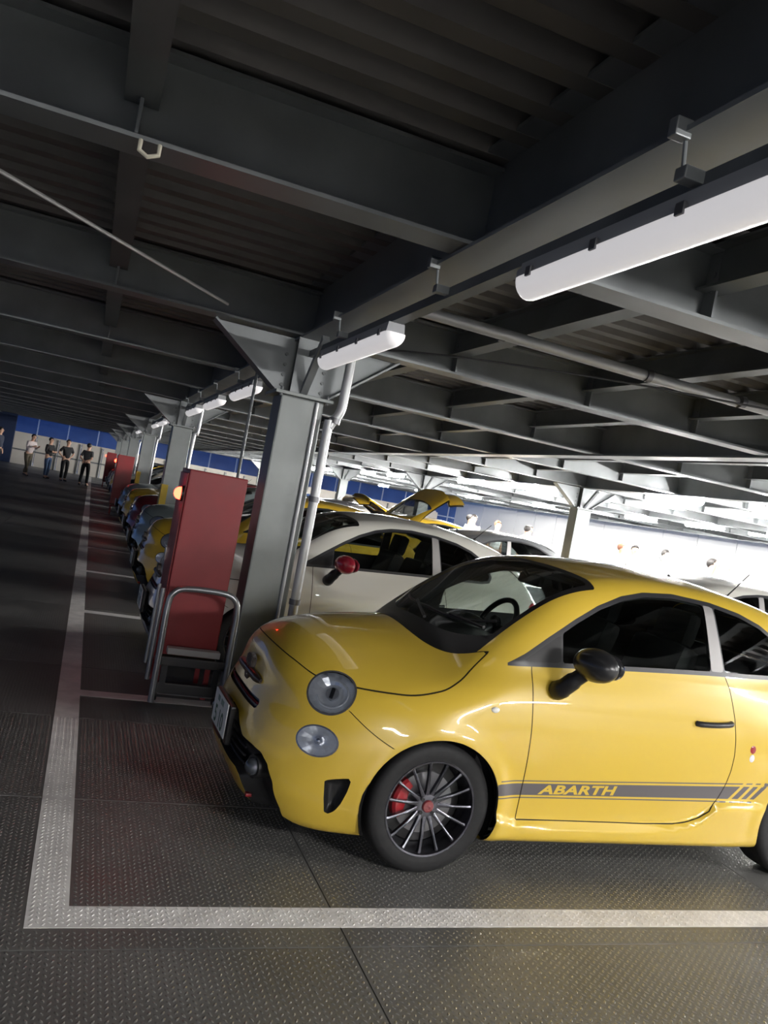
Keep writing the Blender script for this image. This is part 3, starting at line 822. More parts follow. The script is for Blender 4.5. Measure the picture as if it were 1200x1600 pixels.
    sw.tube([cw+.182*(math.cos(a)*ty+math.sin(a)*tz) for a in np.linspace(0,2*PI,40)[:-1]], .017, 10, closed=True)
    st = sw.build('steering_wheel', M_BLACK, car, True)
    sk = MB(); nx = tz.cross(ty).normalized()
    for a in (0,PI,-PI/2): sk.tube([cw-nx*.0+.03*(math.cos(a)*ty+math.sin(a)*tz), cw+.172*(math.cos(a)*ty+math.sin(a)*tz)], .013, 8)
    sk.sph(cw, .062, (.5,1,1), 16); sk.tube([cw, cw+Vector((-.2,0,-.12))], .03, 10); sk.build('spokes', M_TRIM, st, True)
    for y0 in (-.34,.34):
        se = MB(); se.box((1.12,y0,.52),(.50,.46,.16),bev=.05); seat = se.build('front_seat', M_SEAT, car, True)
        se = MB(); se.box((1.43,y0,.86),(.14,.44,.62),Matrix.Rotation(.30,3,'Y'),bev=.06); se.build('backrest', M_SEAT, seat, True)
        hr = MB(); hr.box((1.565,y0,1.235),(.10,.27,.20),Matrix.Rotation(.2,3,'Y'),bev=.045); hr.build('headrest', M_SEAT, seat, True)
    rs = MB(); rs.box((1.85,0,.55),(.42,1.1,.18),bev=.05); rs = rs.build('rear_seat', M_SEAT, car, True)
    MB().box((2.10,0,.85),(.14,1.1,.55),Matrix.Rotation(.25,3,'Y'),bev=.05).build('rear_backrest', M_SEAT, rs, True)
    rm = MB(); rm.box((.78,0,1.345),(.035,.23,.065),Matrix.Rotation(.2,3,'Y'),bev=.015).tube([(.76,0,1.36),(.72,0,1.40)],.01,8); rm.build('rear_view_mirror', M_BLACK, car, True)
    for y0 in (-.30,.30):
        sv = MB(); sv.box((.86,y0,1.405),(.15,.34,.02),Matrix.Rotation(-.35,3,'Y'),bev=.008).build('sun_visor', mat('visor_grey',(.09,.09,.09),.7), car, True)
    # wheels
    w0 = make_wheel(); w0.parent = car; w0.location = (0,-.785,AXZ)
    for x,s_ in ((WHEELBASE,-1),(0,1),(WHEELBASE,1)):
        c = copy_tree(w0, car); c.location = (x,.785*s_,AXZ)
        if s_ > 0: c.rotation_euler = (0,0,PI)
    return car
def make_wheel():
    """outer face at y=0, looking towards -y"""
    w = empty('wheel')
    tp = [(.216,.012),(.222,.004),(.236,.001),(.262,-.002),(.282,.002),(.294,.012),(.300,.026),(.302,.05),(.302,.155),(.300,.18),(.294,.193),(.282,.202),(.24,.205),(.216,.195)]
    MB().lathe(tp, 72, 'Y').build('tyre', M_TYRE, w, True)
    rp = [(.224,.006),(.219,.002),(.211,.004),(.206,.016),(.204,.03),(.198,.05),(.192,.12),(.198,.19),(.216,.198),(.219,.19)]
    rim = MB(); rim.lathe(rp, 72, 'Y'); rim.build('rim', M_RIM, w, True)
    sp = MB(); n = 15
    for k in range(n):
        a = 2*PI*k/n+.06; ca, sa = math.cos(a), math.sin(a)
        def P(r, t, h): return (r*ca-t*sa, h, r*sa+t*ca)
        pr = [(.035,.013,.042),(.07,.0075,.034),(.13,.0055,.022),(.19,.0055,.014),(.207,.008,.012)]
        rings = [[sp.bm.verts.new(P(r,-t,h+.022)), sp.bm.verts.new(P(r,-t,h+.003)), sp.bm.verts.new(P(r,0,h)), sp.bm.verts.new(P(r,t,h+.003)), sp.bm.verts.new(P(r,t,h+.022))] for r,t,h in pr]
        for A,B in zip(rings, rings[1:]):
            for i in range(5): sp.bm.faces.new((A[i],A[(i+1)%5],B[(i+1)%5],B[i]))
    sp.lathe([(.001,.040),(.030,.036),(.052,.040),(.058,.055),(.050,.09)], 30, 'Y')
    sp.build('spokes', M_RIM, w, True)
    MB().lathe([(.001,.026),(.024,.027),(.028,.032),(.028,.045)], 28, 'Y').build('hub_cap', mat('hub_cap_red',(.17,.018,.022),.3,coat=.5), w, True)
    em = MB(); em.tube([(-.009,.0255,-.010),(.004,.0255,-.012),(.011,.0255,-.002),(.002,.0255,.006),(-.008,.0255,.003)], .0022, 6); em.build('cap_mark', mat('cap_pink',(.35,.10,.11),.4), w, True)
    for k in range(4):
        a = PI/4+k*PI/2; MB().cyl((.042*math.cos(a),.034,.042*math.sin(a)),(.042*math.cos(a),.06,.042*math.sin(a)),.009,seg=10).build('wheel_bolt', M_BLACK, w, True)
    dk = MB(); dk.lathe([(.05,.085),(.142,.085),(.142,.107),(.05,.107)], 48, 'Y', closed=True); dk.build('brake_disc', M_DISC, w, True)
    ca = MB(); n = 14; a0, a1 = math.radians(135), math.radians(205); rings = []
    for i in range(n+1):
        a = a0+(a1-a0)*i/n; ro = .158+.006*math.sin(PI*i/n); ri = .098+.012*abs(math.cos(PI*i/n))**2
        c, s_ = math.cos(a), math.sin(a)
        rings.append([ca.bm.verts.new((r*c,h,r*s_)) for r,h in ((ri,.062),(ri+.012,.054),(ro-.012,.054),(ro,.066),(ro,.13),(ri,.13))])
    for A,B in zip(rings,rings[1:]):
        for i in range(6): ca.bm.faces.new((A[i],A[(i+1)%6],B[(i+1)%6],B[i]))
    ca.bm.faces.new(rings[0][::-1]); ca.bm.faces.new(rings[-1]); ca.build('brake_caliper', M_RED, w, True)
    bd = MB(); bd.cyl((0,.11,0),(0,.2,0),.19,seg=40); bd.build('brake_backplate', M_BLACK, w)
    return w
# ------------------------------------------------------------------ light fittings
M_HOUS = mat('fitting_grey', (.34,.35,.36), .45)
M_CLIP = mat('clip_grey', (.16,.16,.17), .4, metal=.6)
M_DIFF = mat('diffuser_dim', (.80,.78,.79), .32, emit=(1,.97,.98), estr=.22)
M_LIT = mat('diffuser_lit', (.9,.9,.9), .4, emit=(1.,.98,.95), estr=255.)
def make_fitting(mdiff, L=1.42):
    """long axis y, from 0 to L; top at z=0"""
    f = empty('fluorescent_fitting')
    MB().prism([(-.052,-.055),(.052,-.055),(.045,0),(-.045,0)], .03, L-.03, 'Y').build('housing', M_HOUS, f)
    n = 12; pr = [(.060*math.cos(-PI*i/n), -.055+.072*math.sin(-PI*i/n)) for i in range(n+1)]
    d = MB(); rings = []
    for yy,sc in ((0,.55),(.008,.80),(.025,.95),(.05,1.),(L-.05,1.),(L-.025,.95),(L-.008,.80),(L,.55)):
        rings.append([d.bm.verts.new((a*sc,yy,-.055+(b+.055)*sc)) for a,b in pr])
    for A,B in zip(rings,rings[1:]):
        for i in range(n): d.bm.faces.new((A[i],A[i+1],B[i+1],B[i]))
        d.bm.faces.new((A[n],A[0],B[0],B[n]))
    d.bm.faces.new(rings[0]); d.bm.faces.new(rings[-1][::-1])
    d.build('diffuser', mdiff, f, True)
    for k in range(4):
        y = .12+(L-.24)*k/3
        for s in (-1,1): MB().box((.060*s,y,-.050),(.012,.035,.035),bev=.003).build('clip', M_CLIP, f)
    MB().box((0,L+.01,-.03),(.06,.05,.05),bev=.006).build('end_box', M_HOUS, f)
    return f
ORD = ['first','second','third','fourth','fifth','sixth','seventh','eighth','ninth','tenth','eleventh','twelfth']
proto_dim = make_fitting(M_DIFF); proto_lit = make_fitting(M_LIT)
RAILX = 1.36
LY = [1.28,4.05,7.90,10.2,12.5,16.3,18.6,20.9,24.7,27.0,29.3,33.1,35.4,41.5,43.8]
names = {0:'dim fluorescent fitting under the girder, nearer one before the first column', 1:'dim fluorescent fitting under the girder just before the column with the red cabinet'}
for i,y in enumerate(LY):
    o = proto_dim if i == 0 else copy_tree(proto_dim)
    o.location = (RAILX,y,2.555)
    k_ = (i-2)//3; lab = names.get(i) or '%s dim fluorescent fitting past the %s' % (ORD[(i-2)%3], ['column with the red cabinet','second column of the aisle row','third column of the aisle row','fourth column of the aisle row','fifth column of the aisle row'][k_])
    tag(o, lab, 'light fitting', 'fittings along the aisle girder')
rail = MB(); rail.prism([(-.032,2.555),(.032,2.555),(.032,2.60),(.026,2.60),(.026,2.562),(-.026,2.562),(-.026,2.60),(-.032,2.60)], -6, 50, 'Y')
r_ = rail.build('lighting_rail', M_STEELD); r_.location = (RAILX,0,0); tag(r_, 'grey steel channel rail hung under the aisle girder carrying the fittings', 'rail')
for i,y in enumerate([.2,1.78,3.38,4.90,7.0,8.6,10.2,11.8,13.4,15.4,17.0,18.6]):
    h = empty('rail_hanger', (RAILX-.085,y,0), 0, ORD[i]+' beam clamp and rod holding the lighting rail, counted towards the people', 'hanger', 'rail hangers along the girder')
    MB().box((-.03,0,2.690),(.05,.035,.05),bev=.004).build('clamp', M_STEEL, h)
    MB().cyl((.0,0,2.60),(-.01,0,2.68),.006,seg=8).build('rod', M_STEEL, h)
    MB().box((.03,0,2.585),(.075,.045,.035),bev=.004).build('bracket', M_STEEL, h)
# lit fittings of the bays beyond
lit = [(9.4,y,0) for y in (8.2,10.9,16.3,19.0,24.7,27.6,33.1,36.0,41.5,45.3)]+[(12.4,y,0) for y in (6.5,9.3,12.1,14.9,17.7,20.5,26.1,31.7,37.3,43)]+[(15.4,y,0) for y in (8.4,11.2,14.0,16.9,19.6,25.2,31,36.9,42.5)]+[(18.4,y,0) for y in (12.1,17.7,23.3,28.9,34.5,40.1)]
lit += [(x,y,1) for x,y in ((7.2,.35),(3.4,-2.45),(7.2,-5.25),(-1.7,-8.05),(11.6,-2.45),(11.6,3.15),(11.6,.35),(11.6,5.95))]  # unseen fittings added beside and behind the camera to light car, nose and floor
cnt = {}
for i,(x,y,rot) in enumerate(lit):
    o = proto_lit if i == 0 else copy_tree(proto_lit)
    o.location = (x,y,2.845 if x in (12.4,18.4) else (2.702 if rot else 2.68))
    if rot: o.rotation_euler = (0,0,-PI/2)
    n_ = cnt.get(x if not rot else 'n',0); cnt[x if not rot else 'n'] = n_+1
    if rot: tag(o, ORD[n_]+' added bright fluorescent fitting under the cross beams, out of view, lighting the near bays', 'light fitting', 'unseen fittings added over the near bays')
    else: tag(o, ORD[n_]+{9.4:' bright fitting on the girder over the second row',12.4:' bright fitting on the joist over the far aisle',15.4:' bright fitting on the girder beyond the far aisle',18.4:' bright fitting on the joist by the white partition'}[x]+', from the striped car onwards', 'light fitting', 'lit fittings over the far bays')

# ------------------------------------------------------------------ pipes and small ceiling things
dp = MB(); dp.tube(smooth_path([(1.53,5.70,.02),(1.53,5.70,1.95),(1.54,5.70,2.08),(1.60,5.70,2.20),(1.61,5.70,2.35),(1.61,5.70,2.70)],6), .034, 14)
d_ = dp.build('downpipe', mat('pipe_grey',(.42,.43,.44),.35,metal=.3), None, True); tag(d_,'grey downpipe with an offset bend beside the first column','pipe')
for z in (.8,1.55,2.13): MB().cyl((1.53 if z < 2 else 1.57,5.70,z-.02),(1.53 if z < 2 else 1.575,5.70,z+.02),.041,seg=14).build('pipe_clip', M_CLIP, d_, True)
dp = MB(); dp.tube([(1.445,5.783,.02),(1.445,5.783,2.24)], .013, 10); tag(dp.build('conduit', MATS['pipe_grey'], None, True),'thin bright conduit up the corner of the first column','conduit')
for kc,yc in ((1,14.35),(2,22.75),(3,31.15)):
    q = MB(); q.tube(smooth_path([(1.53,yc-.25,.02),(1.53,yc-.25,2.0),(1.58,yc-.25,2.2),(1.59,yc-.25,2.7)],6), .03, 12); tag(q.build('downpipe', MATS['pipe_grey'], None, True),'grey downpipe beside the %s column of the aisle row' % ORD[kc],'pipe','downpipes of the farther columns')
pp = MB(); pp.tube([(1.50,4.52,2.765),(4.6,4.60,2.765),(8.9,4.68,2.765)], .036, 14); pp_ = pp.build('ceiling_pipe', MATS['pipe_grey'], None, True); tag(pp_,'grey round pipe running across under the joists above the white car','pipe')
for x in (2.2,3.3,4.1,5.4): MB().cyl((x-.02,4.56,2.765),(x+.02,4.56,2.765),.043,seg=14).build('pipe_clip', M_CLIP, pp_, True)
cb = MB(); cb.tube(smooth_path([(1.48,5.35,2.60),(2.04,5.09,2.66),(3.0,4.72,2.70),(4.09,4.30,2.70),(6,3.9,2.72)],6), .007, 8); tag(cb.build('cable', M_BLACK, None, True),'thin black cable strung beside the ceiling pipe','cable')
rd = MB(); rd.tube([(-.95,3.45,2.70),(.65,5.45,2.70)], .010, 8); tag(rd.build('tie_rod', mat('rod_bright',(.5,.5,.5),.35,metal=.5), None, True),'thin bright rod running diagonally under the ceiling of the aisle','rod')
cr = MB(); cr.tube([(1.03,6.10,1.60),(1.03,6.10,2.9)], .012, 10); tag(cr.build('conduit', M_STEELD, None, True),'thin dark conduit rising from the red cabinet to the ceiling','conduit')
for (x,y,wh) in ((3.29,4.19,'over the striped yellow car'),(3.28,8.45,'over the white car')):
    q = MB(); q.tube([(x+.03*math.cos(a),y+.03*math.sin(a),3.045) for a in np.linspace(0,2*PI,17)[:-1]], .005, 6, closed=True); tag(q.build('ceiling_ring', mat('ring_cream',(.55,.52,.42),.5), None, True),'small pale ring on the corrugated deck '+wh,'ring','rings on the deck')
hk = MB(); hk.tube([(-.03,3.045,2.695),(-.03,3.03,2.655),(.0,3.03,2.640),(.035,3.03,2.655),(.035,3.045,2.695)], .008, 8)
tag(hk.build('beam_hook', MATS['ring_cream'], None, True),'pale wire hook under the nearest cross beam','hook')

# ------------------------------------------------------------------ red hydrant cabinet with its lamp
M_CAB = mat('cabinet_red', (.22,.018,.022), .42, noise=.10, nscale=4)
M_LAMP = mat('red_beacon', (.8,.05,.04), .3, emit=(1.,.022,.010), estr=16.)
def cabinet(x, y, lab, group=None):
    c = empty('fire_cabinet', (x,y,0), 0, lab, 'cabinet', group)
    MB().bb(0,.41,0,.50,.24,1.60,bev=.008).build('body', M_CAB, c)
    d = MB().bb(-.012,0,.02,.48,.27,1.57,bev=.004).build('door', M_CAB, c)
    MB().box((-.02,.42,.95),(.02,.03,.11),bev=.005).build('handle', M_CHROME, d)
    MB().bb(.0,.41,-.004,0,.28,.30).build('seam', M_GAP, c)
    for a,b in ((.015,.015),(.36,.015),(.015,.45),(.36,.45)): MB().bb(a,a+.035,b,b+.035,0,.25).build('leg', M_CAB, c)
    l = MB().cyl((-.012,.07,1.42),(-.030,.07,1.42),.055,seg=24).build('lamp_base', M_BLACK, c, True)
    MB().sph((-.032,.07,1.42),.045,(1.,1,1),20).build('lamp_globe', M_LAMP, l, True)
    return c
cabinet(.65,5.80,'tall red fire hydrant cabinet with a glowing red lamp behind the hand trolley')
cabinet(.65,22.45,'red fire cabinet with a glowing lamp beside a farther column, half hidden by cars')
cabinet(.65,39.2,'farthest red fire cabinet with a glowing lamp near the standing people')

# ------------------------------------------------------------------ folded hand trolley
M_TUBE = mat('trolley_tube', (.30,.31,.33), .3, metal=.75)
t = empty('hand_trolley', (0,0,0), 0, 'grey tubular folding hand trolley standing before the red cabinet', 'trolley')
def loop(x0,x1,y0,y1,z0,z1,r): return smooth_path([(x0,y0,z0),(x0,(y0+y1)/2,(z0+z1)/2),(x0,y1-.0,z1-.13),(x0+.025,y1,z1-.04),(x0+.11,y1,z1),(x1-.11,y1,z1),(x1-.025,y1,z1-.04),(x1,y1,z1-.13),(x1,(y0+y1)/2,(z0+z1)/2),(x1,y0,z0)],6)
MB().tube(loop(.645,1.115,5.575,5.60,.02,.80,.02), .021, 12).build('handle', M_TUBE, t, True)
MB().tube([(.60,5.62,.16),(.60,5.63,.78)], .016, 10).build('side_bar', M_TUBE, t, True)
MB().tube([(.575,5.66,.26),(.575,5.67,.80)], .013, 10).build('side_bar', M_TUBE, t, True)
MB().bb(.66,1.10,5.585,5.61,.27,.33,bev=.006).build('cross_plate', M_TRIM, t)
MB().bb(.66,1.10,5.60,5.66,.075,.15,bev=.01).build('toe_frame', M_TRIM, t)
MB().bb(.70,1.06,5.62,5.70,.34,.385,bev=.008).build('folded_deck', mat('deck_pale',(.34,.33,.33),.5), t)
for x in (.70,1.05): MB().bb(x-.02,x+.02,5.60,5.63,.14,.28).build('upright', M_TRIM, t)
for x in (.67,1.09):
    w = MB(); w.cyl((x-.018,5.70,.052),(x+.018,5.70,.052),.052,seg=20); w.build('caster', M_BLACK, t, True)
MB().tube([(.67,5.70,.052),(1.09,5.70,.052)], .010, 8).build('axle', M_TUBE, t, True)

# ------------------------------------------------------------------ surroundings: parapet, nets, far facade
M_PAR = mat('parapet_cream', (.55,.52,.47), .6, noise=.08, nscale=1.)
M_NET = mat('blue_sheeting', (.05,.11,.30), .5, noise=.25, nscale=.5)
M_NAVY = mat('navy_panel', (.012,.025,.07), .5)
par = empty('wall_back', (0,50.5,0)); struct(par, 'cream panelled parapet at the far end of the aisle')
k = 0; x = -4.2
while x < 22:
    MB().bb(x,x+1.17,0,.08,.0,1.72,bev=.01).build('panel', M_PAR, par); x += 1.2
MB().bb(-4.3,22,-.04,.12,.78,.86).build('rail', M_STEELD, par)
MB().bb(-4.3,22,-.05,.13,1.72,1.80).build('coping', M_PAR, par)
for i in range(22): MB().bb(-4.3+1.2*i-.03,-4.3+1.2*i+.03,-.06,0,0,1.72).build('post', M_STEELD, par)
o = MB().bb(-6.2,-4.2,50.2,50.5,0,2.9,bev=.01).build('wall_panel', M_NAVY); struct(o,'dark navy panel at the end of the aisle')
net = empty('blue_net_screen', (0,56,0), 0, 'blue safety net on a pale frame beyond the parapet', 'net screen')
x = -16.
while x < 44: 
    for z in (.0,1.55,3.1): MB().bb(x+.03,x+1.75,0,.03,z+.04,z+1.5).build('net_panel', M_NET, net)
    MB().bb(x-.035,x+.035,-.05,.06,0,5.2).build('post', mat('net_frame',(.5,.54,.62),.5), net); x += 1.8
for z in (1.55,3.1,4.65): MB().bb(-16,44,-.04,.03,z-.04,z+.04).build('rail', MATS['net_frame'], net)
for x,z,wh in ((-1.9,3.4,'farther from the cars'),(-1.1,3.35,'nearer the cars')):
    o = MB().box((x,55.90,z),(.7,.06,.5),bev=.02).build('sign_board', mat('sign_white',(.6,.6,.55),.5)); tag(o,'small pale board on the blue net, the one '+wh,'sign','boards on the net')
# right hand end of the deck: white partition with gaps to the dark
ws = empty('wall_right', (26,0,0)); struct(ws, 'white panelled partition along the far side of the deck')
for i in range(26): MB().bb(0,.1,-6+2.4*i,-6+2.4*i+2.36,0,3.05 if i not in (11,12) else 1.2,bev=.01).build('panel', mat('panel_white',(.78,.78,.76),.5), ws)
wl = empty('wall_left', (-9.3,0,0)); struct(wl, 'cream parapet along the open side of the deck')
for i in range(26): MB().bb(-.1,0,-8+2.4*i,-8+2.4*i+2.36,0,1.1,bev=.01).build('panel', M_PAR, wl)
wf = empty('wall_front', (0,-9,0)); struct(wf, 'white parapet behind the near bays')
for i in range(14): MB().bb(-9+2.4*i,-9+2.4*i+2.36,-.1,0,0,1.5,bev=.01).build('panel', M_PAR, wf)
# ------------------------------------------------------------------ people
def skin_obj(name, chains, m, parent, sub=2, root=0):
    """chains: lists of ((x,y,z), radius); a point repeated exactly is shared"""
    bm = bmesh.new(); lay = bm.verts.layers.skin.verify(); idx = {}; first = True
    for ch in chains:
        prev = None
        for p,r in ch:
            k = tuple(round(c,4) for c in p)
            if k not in idx:
                v = bm.verts.new(p); r2 = r if isinstance(r,tuple) else (r,r); v[lay].radius = r2; v[lay].use_root = first; first = False; idx[k] = v
            v = idx[k]
            if prev is not None and prev is not v and bm.edges.get((prev,v)) is None: bm.edges.new((prev,v))
            prev = v
    me = bpy.data.meshes.new(name); bm.to_mesh(me); bm.free()
    o = link_mesh(name, me, m, parent)
    s = o.modifiers.new('skin','SKIN'); s.use_smooth_shade = True
    b = o.modifiers.new('sub','SUBSURF'); b.levels = sub; b.render_levels = sub
    return o
SKIN = mat('skin', (.50,.30,.21), .55); HAIR = mat('hair_black', (.012,.010,.009), .6)
EYE = mat('eye_dark', (.02,.015,.012), .2)
def lerp(a,b,t): return tuple(a[i]+(b[i]-a[i])*t for i in range(3))
def person(loc, rz, top, bottom, lab, arms='down', stride=.0, lean=0., h=1.0, hat=None, bare=True, hair=HAIR, group=None):
    """faces -y before rotation"""
    p = empty('person', loc, rz, lab, 'person', group)
    ly = lambda z: -lean*max(0,z-.9)        # forward lean moves towards -y
    def P(x,y,z): return (x*h, (y+ly(z))*h, z*h)
    hip = P(0,0,.93); wa = P(0,0,1.08); ch = P(0,-.01,1.30); nk = P(0,.01,1.46); hb = P(0,-.005,1.55); hd = P(0,-.015,1.64); tp = P(0,-.01,1.71)
    body = [[(hip,.13*h),(wa,.12*h),(ch,.14*h),(nk,.055*h),(hb,.062*h),(hd,.088*h),(tp,.07*h)]]
    legs = []; armsL = []; sleeves = []
    for s in (-1,1):
        fy = stride*s
        hj = P(.10*s,0,.88); kn = P(.105*s,fy*.5-.03,.49); an = P(.10*s,fy,.09); toe = P(.12*s,fy-.15,.035)
        legs.append((hj,kn,an,toe))
        body.append([(hip,.13*h),(hj,.085*h),(kn,.055*h),(an,.038*h),(toe,.035*h)])
        sh = P(.175*s,0,1.40)
        if arms == 'down': el = P(.235*s,.03,1.13); wr = P(.225*s,-.06,.89)
        elif arms == 'fold': el = P(.235*s,-.02,1.13); wr = P(-.02*s,-.20,1.17)
        elif arms == 'hip': el = P(.33*s,.05,1.17); wr = P(.16*s,-.03,1.01)
        elif arms == 'up': el = P(.32*s,-.08,1.36); wr = P(.36*s,-.16,1.58)
        elif arms == 'front': el = P(.22*s,-.08,1.16); wr = P(.12*s,-.32,1.25)
        elif arms == 'back': el = P(.25*s,.10,1.14); wr = P(.04*s,.17,1.02)
        d = Vector(wr)-Vector(el); d.normalize(); hand = tuple(Vector(wr)+d*.07*h)
        body.append([(ch,.14*h),(sh,.062*h),(el,.042*h),(wr,.028*h),(hand,.034*h)])
        side = Vector((0,1,0)) if abs(d.y) < .8 else Vector((1,0,0)); lat = d.cross(side).normalized(); nrm = lat.cross(d)
        for k,(o,l) in enumerate(((-.028,.065),(-.010,.078),(.010,.073),(.027,.058))):
            b0 = Vector(hand)+d*.02*h+lat*o*h; b1 = b0+d*l*.5*h+nrm*.006; b2 = b0+d*l*h+nrm*.022*h
            body.append([(hand,.034*h),(tuple(b0),.011*h),(tuple(b1),.010*h),(tuple(b2),.008*h)])
        tb = Vector(wr)+d*.03*h-lat*.03*h; body.append([(hand,.034*h),(tuple(tb),.013*h),(tuple(tb+d*.05*h-lat*.012*h),.010*h)])
        sleeves.append((sh,el,wr))
    body.append([(hd,.088*h),(P(0,-.115,1.625),.012*h)])
    for s in (-1,1): body.append([(hd,.088*h),(P(.088*s,.0,1.63),.018*h)])
    skin_obj('body', body, SKIN, p)
    for s in (-1,1): MB().sph(P(.034*s,-.098,1.655),.011*h).build('eye', EYE, p, True)
    MB().box(P(0,-.100,1.585),(.05*h,.012,.010*h),bev=.003).build('mouth', mat('lips',(.35,.12,.11),.5), p)
    shirt = [[(hip,.150*h),(wa,.145*h),(ch,.165*h),(P(0,.005,1.43),.085*h)]]
    for s,(sh,el,wr) in zip((-1,1),sleeves):
        end = lerp(sh,el,.85) if bare else lerp(el,wr,.92)
        c = [(ch,.165*h),(sh,.078*h)]
        c += [(end,.058*h)] if bare else [(el,.056*h),(end,.042*h)]
        shirt.append(c)
    skin_obj('shirt', shirt, top, p)
    tr = [[(P(0,0,1.0),.148*h),(hip,.150*h)]]
    for hj,kn,an,toe in legs: tr.append([(hip,.150*h),(hj,.100*h),(kn,.072*h),(lerp(kn,an,.95),.062*h)])
    skin_obj('trousers', tr, bottom, p)
    for hj,kn,an,toe in legs:
        skin_obj('shoe', [[(P(an[0]/h,an[1]/h+.05-ly(.05),.05),.045*h),(P(an[0]/h,an[1]/h-.05,.045),.045*h),(P(toe[0]/h,toe[1]/h-.02,.035),.034*h)]], M_BLACK, p, 1)
    hr = MB(); hr.sph(P(0,.012,1.672),.103*h,(.93,1.03,.95),18)
    for v in hr.bm.verts:
        if v.co.y/h-ly(1.67) < -.05 and v.co.z < 1.70*h: v.co.y += .05*h; v.co.z += .03*h
    hr.build('hair', hair, p, True)
    if hat:
        q = MB(); q.sph(P(0,0,1.705),.108*h,(.95,1.05,.72),18); q.box(P(0,-.13,1.70),(.15*h,.12*h,.014*h),bev=.004); q.build('cap', hat, p, True)
    return p
C = lambda n,c: mat('cloth_'+n, c, .85, noise=.12, nscale=20)
def striped(n):
    m = mat('cloth_'+n, (.06,.065,.07), .85); nt = m.node_tree; b = nt.nodes['Principled BSDF']
    tc = nt.nodes.new('ShaderNodeTexCoord'); w = nt.nodes.new('ShaderNodeTexWave'); w.bands_direction = 'Z'; w.inputs['Scale'].default_value = 4.2
    r = nt.nodes.new('ShaderNodeValToRGB'); r.color_ramp.interpolation = 'CONSTANT'
    r.color_ramp.elements[0].color = (.05,.055,.06,1); r.color_ramp.elements[1].position = .5; r.color_ramp.elements[1].color = (.45,.46,.46,1)
    nt.links.new(tc.outputs['Object'], w.inputs[0]); nt.links.new(w.outputs[0], r.inputs[0]); nt.links.new(r.outputs[0], b.inputs[0]); return m
person((-.15,36.8,0),2.7,C('charcoal',(.03,.03,.033)),C('black',(.012,.012,.014)),'person in dark clothes standing hands behind back before the cream parapet','back',.10,h=1.03)
person((-1.0,37.9,0),.5,C('black',(.012,.012,.014)),C('blackt',(.014,.014,.016)),'person in black top with a hand on the hip beside a companion in jeans','hip',.03,h=1.03)
person((-1.68,37.6,0),.9,C('black',(.012,.012,.014)),C('denim',(.05,.09,.18)),'person in black top and blue jeans talking to a companion','fold',.04,h=1.0,bare=False)
person((-2.45,37.2,0),.7,C('offwhite',(.48,.42,.42)),C('khaki',(.10,.085,.06)),'person in pale shirt leaning forward and walking near the cream parapet','front',.22,lean=.22,h=1.0,bare=False)
person((-3.5,36.0,0),1.2,C('navy',(.02,.025,.045)),C('black',(.012,.012,.014)),'person in navy jacket by the dark navy end panel','down',.05,h=1.02,bare=False)
person((2.15,22.6,0),1.2,striped('stripes'),C('black',(.012,.012,.014)),'person in striped shirt and dark cap behind a farther column','down',.03,h=1.02,hat=C('cap',(.02,.02,.022)))
W1 = C('white',(.75,.75,.75))
spots = [((6.75,24.9),.4,'down','person in white shirt standing past the second yellow car'),
 ((9.75,20.0),.9,'down','person in white shirt between two companions by the far aisle'),((10.15,20.6),-.6,'fold','person in white shirt with folded arms by the far aisle'),((10.45,19.7),.2,'down','person with fair hair by the dark car'),
 ((11.6,20.1),2.,'down','person standing at a distance behind the grey car'),((12.3,21.2),.1,'down','person in white looking this way behind the grey car'),
 ((12.0,16.3),.7,'down','person with red-brown hair in the bright aisle'),((12.6,16.6),-.4,'down','person with dark hair in the bright aisle'),((13.2,16.2),.3,'front','person with arms out in the bright aisle'),
 ((10.4,11.5),.5,'up','person raising both arms in the glare of the far aisle')]
for i,((x,y),rz,arm,lab) in enumerate(spots):
    hr = mat('hair_brown',(.16,.06,.03),.6) if i in (3,6) else HAIR
    person((x,y,0),rz,W1 if i not in (4,) else C('greyt',(.3,.3,.32)),C('blackt',(.014,.014,.016)),lab,arm,.03,h=.99+.015*(i%3),hair=hr)
# ------------------------------------------------------------------ the parked cars
CAR = make_car()
def place(c, fx, fy, th):
    """front axle x, car centre line y at the axle (rotated about the near front wheel)"""
    q = Matrix.Rotation(th,3,'Z') @ Vector((0,-.8,0)); c.rotation_euler = (0,0,th); c.location = (fx-q.x, fy-.8-q.y, 0)
def paint_variant(name, col, metal=0., rough=.32): return paint(name+'_paint', col, metal, rough)
DROP = ('side_stripe','letter')
def car_copy(pnt, fx, fy, th, lab, cap=None, flip=False, keep_stripe=False, light=False, skip=()):
    sw = {'yellow_paint': pnt}
    if cap: sw['mirror_cap'] = cap
    c = copy_tree_f(CAR, None, sw, () if keep_stripe else DROP, pnt, light, skip)
    place(c, fx, fy, th); tag(c, lab, 'car'); return c
INSIDE = ('cabin_floor','bulkhead','boot_panel','dashboard','steering_wheel','front_seat','rear_seat','rear_view_mirror','sun_visor','wheel_bolt','cap_mark','plate_mark','badge_emblem','slot_bar','grille_bar','wiper','handle_cup')
def base_name(o): return o.name.split('.')[0]
def copy_tree_f(o, parent, swap, drop, pnt, light, skip=()):
    n = base_name(o)
    if n in skip: return None
    if n in drop:
        if n == 'side_stripe': swap = dict(swap); swap['stripe_grey'] = pnt     # plain sides: the panel keeps its shape in body colour
        else: return None
    if light and n in INSIDE: return None
    c = o.copy(); COL.objects.link(c); c.parent = parent
    for s in c.material_slots:
        if s.material and s.material.name in swap: 
            m = swap[s.material.name]; s.link = 'OBJECT'; s.material = m
    for ch in list(o.children): copy_tree_f(ch, c, swap, drop, pnt, light, skip)
    return c
place(CAR, 1.68, 4.07, math.radians(1.3))
tag(CAR, 'yellow hatchback with grey side stripe lettered in capitals and black door mirror', 'car')
